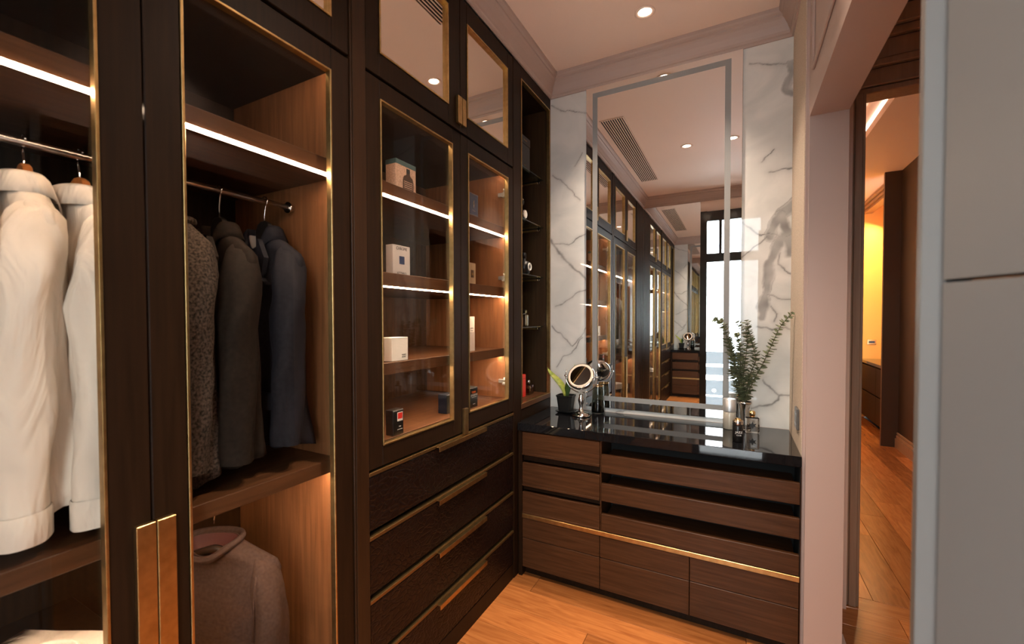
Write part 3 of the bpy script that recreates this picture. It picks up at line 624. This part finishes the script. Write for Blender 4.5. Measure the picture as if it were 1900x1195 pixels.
# ------------------------------------------------------------------ garments on hangers
def sell(hw, hd, z, N=44, e=2.4, cx=0, cy=0, fn=None):
    r = []
    for k in range(N):
        a = 2*PI*k/N; c, s = math.cos(a), math.sin(a)
        x = hw*math.copysign(abs(c)**(2/e), c); y = hd*math.copysign(abs(s)**(2/e), s); f = fn(a, z) if fn else (0, 0, 0)
        r.append((cx+x+f[0], cy+y+f[1], z+f[2]))
    return r
def interp(tab, z):
    for (z0, *a), (z1, *b_) in zip(tab, tab[1:]):
        if z1 <= z <= z0:
            t = (z0-z)/(z0-z1); return [p+(q-p)*t for p, q in zip(a, b_)]
    return list(tab[-1][1:])
def garment(kind, name, label, cat, loc, rz, fabric, L, seed=0, fold=0.016, hem=0.012, group=None, W=0.168, thick=0.054, sleeve=0.54, lining=None, sdir=1, neck=1.0):
    o = thing(name, label, cat, loc, rz, group)
    rn = random.Random(seed); ph = [rn.random()*6 for _ in range(4)]
    tab = [(0.0, .052*neck, .034*neck), (-.012, .068*(.4+.6*neck), .037*(.5+.5*neck)), (-.066, W-.010, .034), (-.090, W, .038), (-.17, W-.012, .046), (-.30, W-.022, thick), (-.48, W-.026, thick*1.05), (-L, W-.008, thick*1.12)]
    def fold_f(a, z):
        g = min(1, max(0, (-z-.12)/(L-.12)))
        amp = fold*g
        d = amp*(math.sin(5*a+ph[0]+2*z)+.6*math.sin(9*a+ph[1]-3*z))
        nv = noise.noise(Vector((math.cos(a)*2.2+seed*3, math.sin(a)*2.2, z*5)))*0.013*min(1, (-z)/.12+.1)
        dz = 0
        if z < -L+.02: dz = hem*math.sin(2*a+ph[2])
        front = math.exp(-((a-1.5*PI)/0.55)**2)
        if z > -.05: dz -= (0.045 if kind != 'knit' else 0.03)*front*(1+z/.05)
        return ((d+nv)*math.cos(a), (d+nv)*math.sin(a), dz)
    zs = [0, -.006, -.012, -.025, -.04, -.055, -.066, -.078, -.09, -.11, -.13, -.16] + [-.16-(L-.16)*i/16 for i in range(1, 17)]
    rings = [sell(*interp(tab, z), z, fn=fold_f) for z in zs]
    bd = MB().loft(rings, cap=False).build('body', fabric, o, local=True)
    md = bd.modifiers.new('solid', 'SOLIDIFY'); md.thickness = 0.003
    for s in (-1, 1):
        pts = []; n = 17; rr = []
        for i in range(n):
            t = i/(n-1); z = -.074-sleeve*t
            pts.append((s*(W-.040+.028*min(1, t*4)+.004*t), -sdir*(.006+.030*min(1, t*3)+.012*t), z))
            rr.append((.028+.017*math.sin(min(1, t*6)*PI/2)-.010*t, .040+.012*math.sin(min(1, t*6)*PI/2)-.010*t))
        rg = []
        for i, (p, q) in enumerate(zip(pts, rr)):
            cr_ = []
            for k in range(28):
                a = 2*PI*k/28; wv = 1+.10*math.sin(3*a+i*.5+ph[0])*min(1, i/4)+.16*noise.noise(Vector((math.cos(a)*1.3+seed, math.sin(a)*1.3, i*.45+s)))
                cr_.append((p[0]+q[0]*math.cos(a)*wv, p[1]+q[1]*math.sin(a)*wv, p[2]+(.020*max(0, -math.cos(a)*s) if i < 3 else 0)))
            rg.append(cr_)
        sl = MB().loft([[(s*(W-.056), 0, -.050)]*28, [(s*(W-.050)+(c[0]-s*(W-.050))*.66, c[1]*.74, c[2]+.013) for c in rg[0]]]+rg, cap=False).build('sleeve', fabric, o, local=True)
        if kind == 'shirt':
            e = rg[-1]; c0 = pts[-1]
            def ex(f, dz): return [(c0[0]+(p[0]-c0[0])*f, c0[1]+(p[1]-c0[1])*f, c0[2]+dz) for p in e]
            MB().loft([ex(1.03, .0), ex(1.08, -.004), ex(1.08, -.055), ex(1.03, -.058)], cap=False).build('cuff', fabric, sl, local=True)
    def cring(hw, hd, z, dip):
        return sell(hw, hd, z, fn=lambda a, zz: (0, 0, -dip*math.exp(-((a-1.5*PI)/0.6)**2)))
    if kind in ('shirt', 'blazer'):
        dip = .045 if kind == 'shirt' else .10
        MB().loft([cring(.060, .040, -.016, .04), cring(.054, .035, .020, dip), cring(.057, .038, .025, dip), cring(.064, .045, .018, dip), cring(.082, .056, -.022, dip*.9), cring(.079, .053, -.023, dip*.9)], cap=False).build('collar', fabric, o, local=True)
    if kind == 'shirt':
        yf = -.060
        MB().box(-.017, .017, yf-.010, yf-.004, -L+.03, -.075, .002).build('placket', fabric, o, local=True)
        for i in range(6): MB().lathe([(.0055, 0), (.0055, -.002)], (0, yf-.0102, -.12-i*.095), 12, 'y').build('button', 'card_white', o, local=True)
    if kind == 'blazer':
        for s in (-1, 1):
            P = [(s*.004, -.40), (s*.050, -.20), (s*.092, -.160), (s*.070, -.138), (s*.086, -.080), (s*.058, -.024), (s*.034, -.10)]
            if s < 0: P = P[::-1]
            MB().prism(P, 'y', -.062, -.046).build('lapel', fabric, o, local=True)
        for i in range(2): MB().lathe([(.009, 0), (.009, -.003)], (.012, -.070, -.44-i*.10), 14, 'y').build('button', 'black', o, local=True)
        for s in (-1, 1): MB().box(s*.12-.065, s*.12+.065, -.074, -.060, -.52, -.47, .003).build('pocket_flap', fabric, o, local=True)
        # piece of shirt lining showing in the neck
        if lining: MB().loft([cring(.048, .030, -.10, .02), cring(.049, .031, .004, .05)], cap=False).build('lining', lining, o, local=True)
    if kind == 'knit':
        tor = []
        for j in range(9):
            b_ = 2*PI*j/8; tor.append(sell(.060*neck+.007*math.cos(b_), .042*neck+.007*math.cos(b_), .000+.011*math.sin(b_), fn=lambda a, zz: (0, 0, -.035*math.exp(-((a-1.5*PI)/0.7)**2))))
        MB().loft(tor, cap=False).build('neck_band', fabric, o, local=True)
        MB().loft([cring(.040*neck, .016*neck, -.055, .02), cring(.050*neck, .030*neck, -.002, .03)], cap=False).build('lining', 'maroon', o, local=True)
        for s in (-1, 1): MB().tube([(s*(W-.045), -.050, -.085), (s*(W-.048), -.060, -.15), (s*(W-.050), -.066, -.26)], .0035, 6).build('seam', fabric, o, local=True)
    return o
def hanger(label, loc, rz, rail_z, wood, group=None, block=True):
    """hanger: loc is the middle of the shoulder bar; the hook reaches over the rail at rail_z"""
    o = thing('clothes_hanger', label, 'hanger', loc, rz, group)
    h = rail_z - loc[2]
    rings = []
    for i in range(21):
        t = -1+2*i/20; x = t*.128; z = -.024-.040*abs(t)**1.15; y = 0.0
        a, b_ = (.007+.002*(1-abs(t)), .011)
        rings.append([(x, y+a*math.cos(2*PI*k/10), z+b_*math.sin(2*PI*k/10)) for k in range(10)])
    MB().loft(rings).build('shoulder_bar', wood, o, local=True)
    if block: MB().prism([(-.034, -.03), (.034, -.03), (.035, .022), (.024, .042), (.009, .050), (-.009, .050), (-.024, .042), (-.035, .022)], 'y', -.008, .008).build('neck_block', wood, o, local=True, bevel=.003)
    pts = [(0, 0, .047), (0, 0, h-.045), (-.004, 0, h-.032)]
    for i in range(13):
        a = -0.35*PI + (1.3*PI)*i/12
        pts.append((.0145*math.cos(a)+0.0, 0, h+.0005+.0145*math.sin(a)))
    pts[2] = (.004, 0, h-.024)
    MB().tube(pts, .0021, 8).build('hook', 'chrome', o, local=True)
    return o
XG = -0.24
RAIL = 1.767
def hang(kind, y, zc, nm, lab, cat, fabric, L, hl, wood, seed, rz=0.0, group=None, hgroup=None, x=XG, rail=RAIL, **k):
    garment(kind, nm, lab, cat, (x, y, zc), rz, fabric, L, seed, group=group, **k)
    hanger(hl, (x, y+.004, zc-.006 if kind != 'shirt' else zc), rz, rail, wood, hgroup, block=(rail == RAIL))
sg = 'white shirts on the wardrobe rail'; jg = 'dark jackets on the wardrobe rail'; hg = 'orange wooden hangers'; hg2 = 'black hangers'
hang('shirt', .425, 1.668, 'shirt', 'white shirt nearest the door stile on the wardrobe rail', 'shirt', 'shirt', .645, 'orange wooden hanger of the white shirt nearest the door stile', 'hang_wood', 3, rz=PI+.10, sdir=-1, group=sg, hgroup=hg)
hang('shirt', .335, 1.672, 'shirt', 'white shirt in the middle of the three white shirts', 'shirt', 'shirt', .63, 'orange wooden hanger of the middle white shirt', 'hang_wood', 11, rz=PI-.06, sdir=-1, group=sg, hgroup=hg)
hang('shirt', .225, 1.668, 'shirt', 'white shirt cut by the left frame edge, first of three', 'shirt', 'shirt', .64, 'orange wooden hanger of the shirt cut by the frame', 'hang_wood', 23, rz=PI+.05, sdir=-1, group=sg, hgroup=hg)
hang('blazer', .875, 1.662, 'jacket', 'navy suit jacket nearest the lit walnut side panel', 'jacket', 'suit_navy', .635, 'black hanger carrying the navy jacket', 'hang_black', 31, rz=.02, group=jg, hgroup=hg2, lining='card_grey')
hang('blazer', .735, 1.648, 'jacket', 'dark brown suit jacket hanging between navy jacket and grey coat', 'jacket', 'suit_brown', .63, 'black hanger carrying the dark brown jacket', 'hang_black', 43, rz=-.03, group=jg, hgroup=hg2)
hang('knit', .615, 1.655, 'coat', 'grey boucle coat nearest the door stile on the right half of the rail', 'coat', 'wool_grey', .65, 'black hanger carrying the grey boucle coat', 'hang_black', 57, rz=.0, group=None, hgroup=hg2, fold=.008)
hang('knit', .725, .770, 'sweater', 'taupe crew-neck sweater hanging under the wardrobe middle shelf', 'sweater', 'knit', .56, 'dark hanger inside the taupe sweater', 'hang_black', 61, rz=.55, x=-.275, rail=.87, neck=1.32, W=.19, fold=.008)
# folded white shirt on the inner chest
fs = thing('folded_shirt', 'folded white shirt lying on the dark chest inside the wardrobe', 'shirt', (-.20, .34, .636), math.radians(28))
for i in range(3):
    rg = []
    for j in range(9):
        t = j/8; x = -.16+.32*t
        rg.append([(x, -.12+.24*(.5-.5*math.cos(PI*k/7)) if k < 8 else .12-.24*(.5-.5*math.cos(PI*(k-8)/7)),
                    i*.018+.001+(.017 if k < 8 else 0)*(math.sin(PI*min(7, max(0, k))/7)**.35 if k < 8 else 0) + .002*noise.noise(Vector((j*.5, k*.6, i)))*(1 if k < 8 else 0)) for k in range(16)])
    MB().loft(rg).build('fold', 'shirt', fs, local=True)
MB().loft([sell(.05, .045, .055, 24), sell(.047, .042, .074, 24), sell(.052, .047, .076, 24), sell(.062, .055, .056, 24)], cap=False).build('collar', 'shirt', fs, local=True)

# ------------------------------------------------------------------ boxes in the display cabinet
RX = Matrix(((0, 0, 1, 0), (1, 0, 0, 0), (0, 1, 0, 0), (0, 0, 0, 1)))   # text facing +x, reading along +y
def carton(name, label, x1, y0, y1, z, h, d, material, rz=0.0, group='perfume cartons in the display cabinet', lid=None):
    o = thing(name, label, 'box', (x1-d/2, (y0+y1)/2, z), rz, group); hw = (y1-y0)/2
    MB().box(-d/2, d/2, -hw, hw, 0.0005, h, .0012).build('carton', material, o, local=True)
    MB().box(-d/2+.004, d/2+.0004, -hw+.001, hw-.001, h-.0035, h-.003, 0).build('lid_seam', 'ink' if material not in ('card_black', 'card_navy') else 'paper', o, local=True)
    return o, d/2, hw
def ptxt(o, s, mt, size, x, y, z): return text_mesh('lettering', s, mt, o, size, Matrix.Translation((x+.0004, y, z)) @ RX)
def patch(o, nm, mt, x, y0, y1, z0, z1): return MB().box(x, x+.0006, y0, y1, z0, z1).build(nm, mt, o, local=True)
o, f, hw = carton('perfume_box', 'pink kraft carton with brown bottle print on the top shelf', -.075, 1.305, 1.425, 1.889, .115, .05, 'card_pink')
MB().box(-f-.0006, f+.0006, -hw-.0006, hw+.0006, .097, .1155, .001).build('lid', 'teal', o, local=True)
bt = MB()
prof = [(-.032, .004), (.032, .004), (.032, .045), (.026, .060), (.012, .068), (.010, .072), (.010, .090), (-.010, .090), (-.010, .072), (-.012, .068), (-.026, .060), (-.032, .045)]
bt.prism([(p+.012, q) for p, q in prof], 'x', f+.0002, f+.0009).build('bottle_print', 'brownprint', o, local=True)
MB().box(f+.0009, f+.0013, .002, .022, .075, .092).build('cap_print', 'ink', o, local=True)
for i in range(5): MB().box(f+.0009, f+.0013, -.014, .038, .010+i*.0075, .013+i*.0075).build('print_line', 'card_pink', o, local=True)
o, f, hw = carton('perfume_box', 'silver-grey carton with blue square lettered CHROME on the second shelf', -.075, 1.285, 1.385, 1.569, .112, .035, 'card_grey')
ptxt(o, 'CHROME', 'ink', .0155, f, 0, .100); ptxt(o, 'AZZARO', 'ink', .0135, f, 0, .007)
patch(o, 'square_print', 'blue_patch', f, -.014, .016, .042, .072)
o, f, hw = carton('perfume_box', 'plain cream-white carton with small black logo on the third shelf', -.060, 1.257, 1.350, 1.246, .088, .06, 'card_white')
ptxt(o, 'MONT', 'ink', .0085, f, .022, .022); ptxt(o, 'BLANC', 'ink', .0075, f, .022, .014)
o, f, hw = carton('perfume_box', 'black carton with red square print on the cabinet floor', -.030, 1.226, 1.284, .982, .092, .035, 'card_black')
patch(o, 'frame_print', 'paper', f, -.006, .024, .050, .082); patch(o, 'square_print', 'red', f+.0006, -.0035, .0215, .058, .0795)
ptxt(o, 'RED', 'paper', .006, f+.0002, .008, .030); ptxt(o, 'eau de toilette', 'paper', .005, f+.0002, .008, .020)
o, f, hw = carton('perfume_box', 'navy carton beside the door stile on the cabinet floor', -.075, 1.632, 1.700, .982, .085, .045, 'card_navy')
o, f, hw = carton('perfume_box', 'slate-blue carton with silver rider emblem on the top shelf', -.055, 1.800, 1.884, 1.889, .108, .03, 'card_blue')
MB().box(-f-.0005, f-.004, -hw-.0006, -hw+.0006, .0, .108).build('side_face', 'card_purple', o, local=True)
for a in ((-hw+.004, -hw+.0055, .006, .103), (hw-.0055, hw-.004, .006, .103), (-hw+.004, hw-.004, .103, .1045), (-hw+.004, hw-.004, .006, .0075)): patch(o, 'border_print', 'steel', f, *a)
MB().prism([(-.002, .040), (.004, .040), (.006, .055), (.012, .060), (.004, .064), (.006, .074), (.001, .078), (-.002, .070), (-.008, .062), (-.004, .056)], 'x', f, f+.0007).build('emblem', 'steel', o, local=True)
ptxt(o, 'POLO', 'steel', .010, f+.0002, .002, .028)
o, f, hw = carton('perfume_box', 'tan carton with dark green label on the second shelf', -.060, 1.778, 1.866, 1.569, .100, .03, 'card_tan')
patch(o, 'label_print', 'brownprint', f, .0, .026, .030, .066); patch(o, 'label_print', 'brassd', f+.0006, .005, .021, .042, .052)
o, f, hw = carton('perfume_box', 'tall slim white carton standing on the third shelf', -.090, 1.830, 1.905, 1.246, .168, .045, 'card_white')
patch(o, 'band_print', 'card_grey', f, -hw, hw, .0, .092); ptxt(o, 'narciso', 'ink', .010, f+.0004, .010, .112); ptxt(o, 'for her', 'ink', .008, f+.0004, .010, .100)
o, f, hw = carton('perfume_box', 'black carton lettered TERRE in orange on the cabinet floor', -.050, 1.775, 1.862, .982, .095, .045, 'card_black')
ptxt(o, 'TERRE', 'orange', .014, f+.0002, .006, .072); ptxt(o, "D'HERMES", 'paper', .0135, f+.0002, .012, .058); ptxt(o, 'EAU TRES FRAICHE', 'paper', .005, f+.0002, .010, .048); ptxt(o, 'HERMES', 'paper', .006, f+.0002, .010, .016)

# ------------------------------------------------------------------ things in the niche
def bottle(name, label, loc, parts, rz=0.0, group='perfume bottles in the niche', cat='bottle'):
    o = thing(name, label, cat, loc, rz, group)
    for nm, mt, mb in parts: mb.build(nm, mt, o, local=True)
    return o
o = thing('gift_box', 'large black gift box on the top glass shelf of the niche', 'box', (-.12, 2.470, 2.285))
MB().box(-.055, .055, -.085, .062, .0005, .15, .002).build('carton', 'card_black', o, local=True); MB().box(-.057, .057, -.087, .064, .151, .20, .002).build('lid', 'card_black', o, local=True)
ptxt(o, 'Salvatore', 'brass', .013, .0571, -.01, .176); ptxt(o, 'parfum', 'brass', .009, .0551, -.01, .03)
for i, (x, yy) in enumerate(((-.16, 2.600), (-.20, 2.625))):
    bottle('perfume_bottle', ('faceted crystal bottle on the second glass shelf, nearer the front' if i == 0 else 'faceted crystal bottle on the second glass shelf, farther back'), (x, yy, 1.985), [
        ('flacon', 'glass', MB().lathe([(.02, 0.001), (.026, .012), (.026, .10), (.012, .115), (.010, .125)], seg=8, smooth=False)),
        ('stopper', 'glass', MB().lathe([(.008, .122), (.022, .140), (.026, .156), (.020, .174), (.006, .182)], seg=8, smooth=False)), ('collar', 'gold', MB().lathe([(.0125, .118), (.0125, .127)], seg=16))])
bottle('watch', 'round silver watch on its stand on the second glass shelf', (-.085, 2.475, 1.985), [
    ('cushion', 'black', MB().box(-.03, .005, -.028, .028, .0005, .03, .006)), ('watch_case', 'chrome', MB().lathe([(.001, .0), (.026, 0), (.029, .004), (.029, .010), (.024, .013)], (.004, 0, .044), 28, 'x')), ('dial', 'card_white', MB().lathe([(.001, .0), (.023, 0)], (.0175, 0, .044), 28, 'x', caps=False))], cat='watch', group=None)
bottle('perfume_bottle', 'black round bottle with white ring on the third glass shelf', (-.075, 2.465, 1.668), [
    ('flacon', 'black', MB().lathe([(.02, .001), (.034, .006), (.036, .05), (.030, .075), (.012, .082), (.011, .10)], seg=24)), ('cap', 'black', MB().lathe([(.013, .098), (.013, .125), (.009, .130)], seg=18)),
    ('ring', 'card_white', MB().tube([(.0365, .020*math.cos(2*PI*k/20), .044+.020*math.sin(2*PI*k/20)) for k in range(21)], .0045, 8))])
bottle('perfume_bottle', 'clear square bottle with dark cap on the lowest glass shelf', (-.10, 2.520, 1.357), [
    ('flacon', 'glass', MB().box(-.018, .018, -.028, .028, .001, .072, .004)), ('cap', 'smoked', MB().box(-.013, .013, -.018, .018, .078, .10, .003)), ('neck', 'chrome', MB().lathe([(.009, .070), (.009, .080)], seg=16))])
bottle('perfume_bottle', 'amber bottle with grey cap on the lowest glass shelf', (-.10, 2.445, 1.357), [
    ('flacon', 'amber', MB().box(-.018, .018, -.022, .022, .001, .055, .004)), ('cap', 'steel', MB().box(-.013, .013, -.016, .016, .056, .09, .003))])
o = thing('gift_box', 'narrow red carton on the wooden floor of the niche', 'box', (-.10, 2.475, .930))
MB().box(-.02, .02, -.028, .024, .0005, .135, .0012).build('carton', 'red', o, local=True); MB().box(-.0205, .0205, -.0285, .0245, .110, .1115).build('lid_seam', 'ink', o, local=True)
bottle('perfume_bottle', 'pink square bottle with chrome cap on the niche floor', (-.095, 2.575, .930), [
    ('flacon', 'pinkglass', MB().box(-.02, .02, -.036, .036, .001, .062, .005)), ('liquid', 'amber', MB().box(-.014, .014, -.029, .029, .006, .040, .003)), ('cap', 'chrome', MB().lathe([(.010, .062), (.010, .085), (.006, .092)], seg=18))])

# ------------------------------------------------------------------ things on the countertop
ZT = 0.8405
# potted plant
o = thing('potted_plant', 'young yellow-green plant in a square black pot at the counter end', 'plant', (0.148, 2.575, ZT))
def sq(h, z, c=.25):
    a = h; b_ = h*(1-c); return [(a, -b_, z), (a, b_, z), (b_, a, z), (-b_, a, z), (-a, b_, z), (-a, -b_, z), (-b_, -a, z), (b_, -a, z)]
MB().loft([sq(.036, .012), sq(.046, .096), sq(.049, .097), sq(.050, .106), sq(.045, .106), sq(.042, .090)], smooth=False).build('pot', 'pot', o, local=True)
MB().loft([sq(.040, .0008), sq(.052, .010), sq(.053, .014), sq(.048, .014)], smooth=False).build('saucer', 'pot', o, local=True)
MB().lathe([(.001, .094), (.030, .097), (.041, .095)], seg=18, caps=False).build('soil', 'soil', o, local=True)
def leafmb(pts, wd, side, cup=.15):
    mb = MB(); pts = [Vector(p) for p in pts]; vs = []; n = len(pts); side = Vector(side).normalized()
    for i, p in enumerate(pts):
        t = i/(n-1); d = (pts[min(i+1, n-1)]-pts[max(i-1, 0)]).normalized(); nn = d.cross(side).normalized()
        h = wd*(math.sin(PI*min(1, .12+t*.9))**.8)*(1 if t < .98 else .1)
        vs += [p-side*h+nn*h*cup, p, p+side*h+nn*h*cup]
    fs = []
    for i in range(n-1): fs += [(i*3, i*3+1, i*3+4, i*3+3), (i*3+1, i*3+2, i*3+5, i*3+4)]
    return mb.add(vs, fs, True)
def bez(p, n=12):
    p = [Vector(q) for q in p]
    def B(t):
        q = p[:]
        while len(q) > 1: q = [a.lerp(b_, t) for a, b_ in zip(q, q[1:])]
        return q[0]
    return [B(i/(n-1)) for i in range(n)]
for nm, cv, wd, side, mt in (('leaf', [(0, 0, .09), (-.005, -.005, .16), (-.035, -.01, .20), (-.10, -.015, .225), (-.112, -.015, .27)], .021, (.55, .75, .25), 'leafy'),
                             ('leaf', [(.004, 0, .09), (.006, -.006, .14), (.022, -.008, .18), (.020, -.008, .235)], .020, (.95, -.2, 0), 'leafd'),
                             ('leaf', [(0, .008, .09), (.004, .02, .16), (.010, .03, .21), (.045, .035, .29)], .010, (.8, .5, 0), 'leafy')):
    lo = leafmb(bez(cv), wd, side).build(nm, mt, o, local=True)
    md = lo.modifiers.new('solid', 'SOLIDIFY'); md.thickness = .0012
# vanity mirror on a stand
hx, hz = .0, .228
o = thing('makeup_mirror', 'round chrome make-up mirror on a turned stand beside the pot', 'mirror', (0.258, 2.520, ZT), math.radians(-2))
MB().lathe([(.052, .0008), (.054, .006), (.051, .012), (.046, .014), (.044, .019), (.030, .022), (.016, .030), (.011, .042), (.0095, .055), (.014, .075), (.018, .092), (.015, .104), (.011, .112), (.012, .122), (.008, .130)], seg=36).build('base', 'chrome', o, local=True)
MB().tube([(.093*math.sin(a), 0, hz-.093*math.cos(a)) for a in [(-.62+1.24*i/24)*PI for i in range(25)]], .0042, 8).build('yoke', 'chrome', o, local=True)
hd = Matrix.Translation((0, 0, hz)) @ Matrix.Rotation(math.radians(-4), 4, 'Z') @ Matrix.Rotation(math.radians(-33), 4, 'X')
MB().lathe([(.012, .040), (.045, .036), (.068, .026), (.079, .012), (.081, 0), (.080, -.010), (.0765, -.013), (.075, -.0125)], seg=44, axis='y').xform(hd).build('head', 'chrome', o, local=True)
MB().lathe([(.0745, -.0120), (.0745, -.0134), (.062, -.0136), (.061, -.0120)], seg=44, axis='y', caps=False).xform(hd).build('light_ring', 'ringlight', o, local=True)
MB().lathe([(.0005, -.0128), (.0612, -.0128)], seg=44, axis='y', caps=False).xform(hd).build('mirror_glass', 'mirror', o, local=True)
for s in (-1, 1): MB().lathe([(.006, 0), (.006, .014), (.004, .016)], (s*.084 if s > 0 else -.100, 0, hz), 14, 'x').build('pivot', 'chrome', o, local=True)
# smoked vase
o = thing('glass_vase', 'smoked glass vase with a gold rim right of the make-up mirror', 'vase', (0.325, 2.632, ZT))
MB().lathe([(.030, .0008), (.036, .004), (.038, .020), (.037, .055), (.034, .10), (.031, .150), (.029, .165), (.0275, .165), (.029, .150), (.032, .10), (.035, .055), (.035, .020), (.028, .012), (.001, .010)], seg=36, caps=False).build('vessel', 'smoke', o, local=True)
MB().lathe([(.0280, .1655), (.0282, .169), (.0300, .169), (.0302, .164), (.0298, .161)], seg=36, caps=False).build('gold_rim', 'gold', o, local=True)
MB().lathe([(.033, .013), (.0342, .022), (.0340, .060), (.0005, .060)], seg=30).build('dark_filling', 'smoked', o, local=True)
# eucalyptus in a glass vase
o = thing('eucalyptus_vase', 'eucalyptus branches in a small glass vase before the marble', 'plant', (1.070, 2.610, ZT))
MB().lathe([(.026, .0008), (.030, .004), (.031, .03), (.027, .09), (.029, .130), (.032, .137), (.0305, .137), (.0275, .130), (.0255, .09), (.029, .03), (.027, .010), (.001, .008)], seg=30, caps=False).build('vessel', 'glass', o, local=True)
MB().lathe([(.0316, .130), (.0330, .134), (.0328, .140), (.0310, .141)], seg=30, caps=False).build('rim', 'steel', o, local=True)
ST = [[(1.062,2.6,.969),(1.033,2.596,1.13),(1.009,2.592,1.225),(.981,2.588,1.342),(.96,2.584,1.381),(.93,2.58,1.394)], [(1.069,2.6,.969),(1.066,2.6,1.132),(1.077,2.6,1.24),(1.074,2.6,1.316),(1.036,2.6,1.383)], [(1.072,2.6,.969),(1.089,2.594,1.107),(1.116,2.588,1.194),(1.101,2.582,1.269),(1.084,2.576,1.343),(1.075,2.57,1.389)], [(1.074,2.6,.97),(1.101,2.586,1.076),(1.144,2.572,1.176),(1.18,2.558,1.272),(1.213,2.544,1.36),(1.258,2.52,1.424)], [(1.067,2.6,.969),(1.052,2.604,1.103),(1.049,2.608,1.239),(1.031,2.612,1.326)], [(1.068,2.6,.97),(1.036,2.60,1.04),(1.012,2.605,1.12),(1.022,2.60,1.17)]]
base = Vector((1.070, 2.610, ZT))
def catmull(P, per=14):
    P = [Vector(p) for p in P]; P = [P[0]*2-P[1]]+P+[P[-1]*2-P[-2]]; out = []
    for i in range(1, len(P)-2):
        for k in range(per):
            t = k/per; a, b_, c, d = P[i-1:i+3]
            out.append(.5*((2*b_)+(c-a)*t+(2*a-5*b_+4*c-d)*t*t+(3*b_-a-3*c+d)*t**3))
    out.append(P[-2]); return out
er = random.Random(5)
for st in ST:
    pts = [base + Vector((0, .0, .02))] + [Vector(p) for p in st]
    cv = catmull([p-base for p in pts])
    so_ = MB().tube(cv, [.0026*(1-.6*i/len(cv)) for i in range(len(cv))], 6).build('stem', 'stem', o, local=True)
    lm = MB(); acc = 0; turn = er.random()*3
    for i in range(16, len(cv)-1):
        seg_l = (cv[i]-cv[i-1]).length; acc += seg_l
        if acc < .0080: continue
        acc = 0; t = i/len(cv); d = (cv[i+1]-cv[i-1]).normalized(); turn += 1.57+er.random()*.5-.25
        a0 = d.orthogonal().normalized(); a1 = d.cross(a0)
        for s in (0, PI):
            for _ in (0,):
                a = turn+s+er.random()*.3; out = (a0*math.cos(a)+a1*math.sin(a)); sd = d.cross(out).normalized()
                R = (.0162-.0055*t**3)*(.8+.4*er.random()); tilt = out*.93+d*(.1+.5*er.random()); tilt.normalize(); up_ = tilt.cross(sd).normalized()
                c0 = cv[i]
                vv = [c0+out*.001]+[c0+tilt*R*(.98+math.cos(q)*.85)+sd*R*math.sin(q)*1.02+up_*R*.22*math.sin(q)**2 for q in [PI*.72, PI*.45, PI*.15, -PI*.15, -PI*.45, -PI*.72]]+[c0+tilt*R*1.0-up_*R*.12]
                lm.add(vv, [(7, k, k+1) for k in range(0, 6)]+[(7, 6, 0)], False)
    lo = lm.build('leaves', 'euc', so_, local=True); lo['kind'] = 'stuff'
# perfume bottles at the right
bottle('perfume_bottle', 'tall cream glass bottle with frosted silver cap before the mirror', (1.005, 2.590, ZT), [
    ('flacon', 'creamglass', MB().lathe([(.026, .0008), (.030, .003), (.030, .085), (.028, .088)], seg=32)), ('cap', 'silvercap', MB().lathe([(.0295, .0885), (.0305, .092), (.0305, .150), (.027, .153)], seg=32))], group='perfume bottles on the countertop')
o = bpy.data.objects['perfume_bottle'] if False else None
k = thing('perfume_bottle', 'squat black bottle with silver collar, nearest the counter front edge', 'bottle', (1.041, 2.335, ZT), .2, 'perfume bottles on the countertop')
MB().lathe([(.019, .0008), (.0215, .003), (.0215, .072), (.020, .075)], seg=28).build('flacon', 'card_black', k, local=True)
MB().lathe([(.0205, .0755), (.0215, .077), (.0215, .094), (.0195, .097)], seg=28).build('collar', 'steel', k, local=True)
MB().lathe([(.0195, .097), (.013, .100), (.011, .106), (.008, .108)], seg=28).build('cap', 'gold', k, local=True)
TY = Matrix(((1, 0, 0, 0), (0, 0, -1, 0), (0, 1, 0, 0), (0, 0, 0, 1)))   # text facing -y
text_mesh('lettering', 'JAZZ', 'paper', k, .013, Matrix.Translation((0, -.0217, .046)) @ TY); text_mesh('lettering', 'CLUB', 'paper', k, .008, Matrix.Translation((0, -.0217, .033)) @ TY)
bottle('perfume_bottle', 'clear square bottle with gold stopper right of the eucalyptus vase', (1.102, 2.545, ZT), [
    ('flacon', 'glass', MB().box(-.030, .030, -.014, .014, .001, .078, .005)), ('collar', 'gold', MB().lathe([(.012, .078), (.012, .084)], seg=20)), ('cap', 'gold', MB().lathe([(.010, .084), (.014, .088), (.014, .104), (.009, .110)], seg=20)),
    ('emblem', 'ink', MB().prism([(.0, .022), (.006, .034), (.016, .030), (.010, .040), (.017, .050), (.005, .046), (.0, .058), (-.005, .046), (-.017, .050), (-.010, .040), (-.016, .030), (-.006, .034)], 'y', -.0148, -.0143))], rz=.12, group='perfume bottles on the countertop')
# wall socket on the papered wall
so = thing('wall_socket', 'dark grey double socket on the woven wallpaper above the counter', 'socket', (XR, 2.345, 0.97))
MB().box(XR-.010, XR-.0002, 2.30, 2.385, 0.925, 1.015, .003).build('plate', 'socket', so)
for zz in (.948, .992):
    for yy in (2.325, 2.36): MB().box(XR-.0112, XR-.0098, yy-.006, yy+.006, zz-.004, zz+.004).build('socket_slot', 'steel', so)
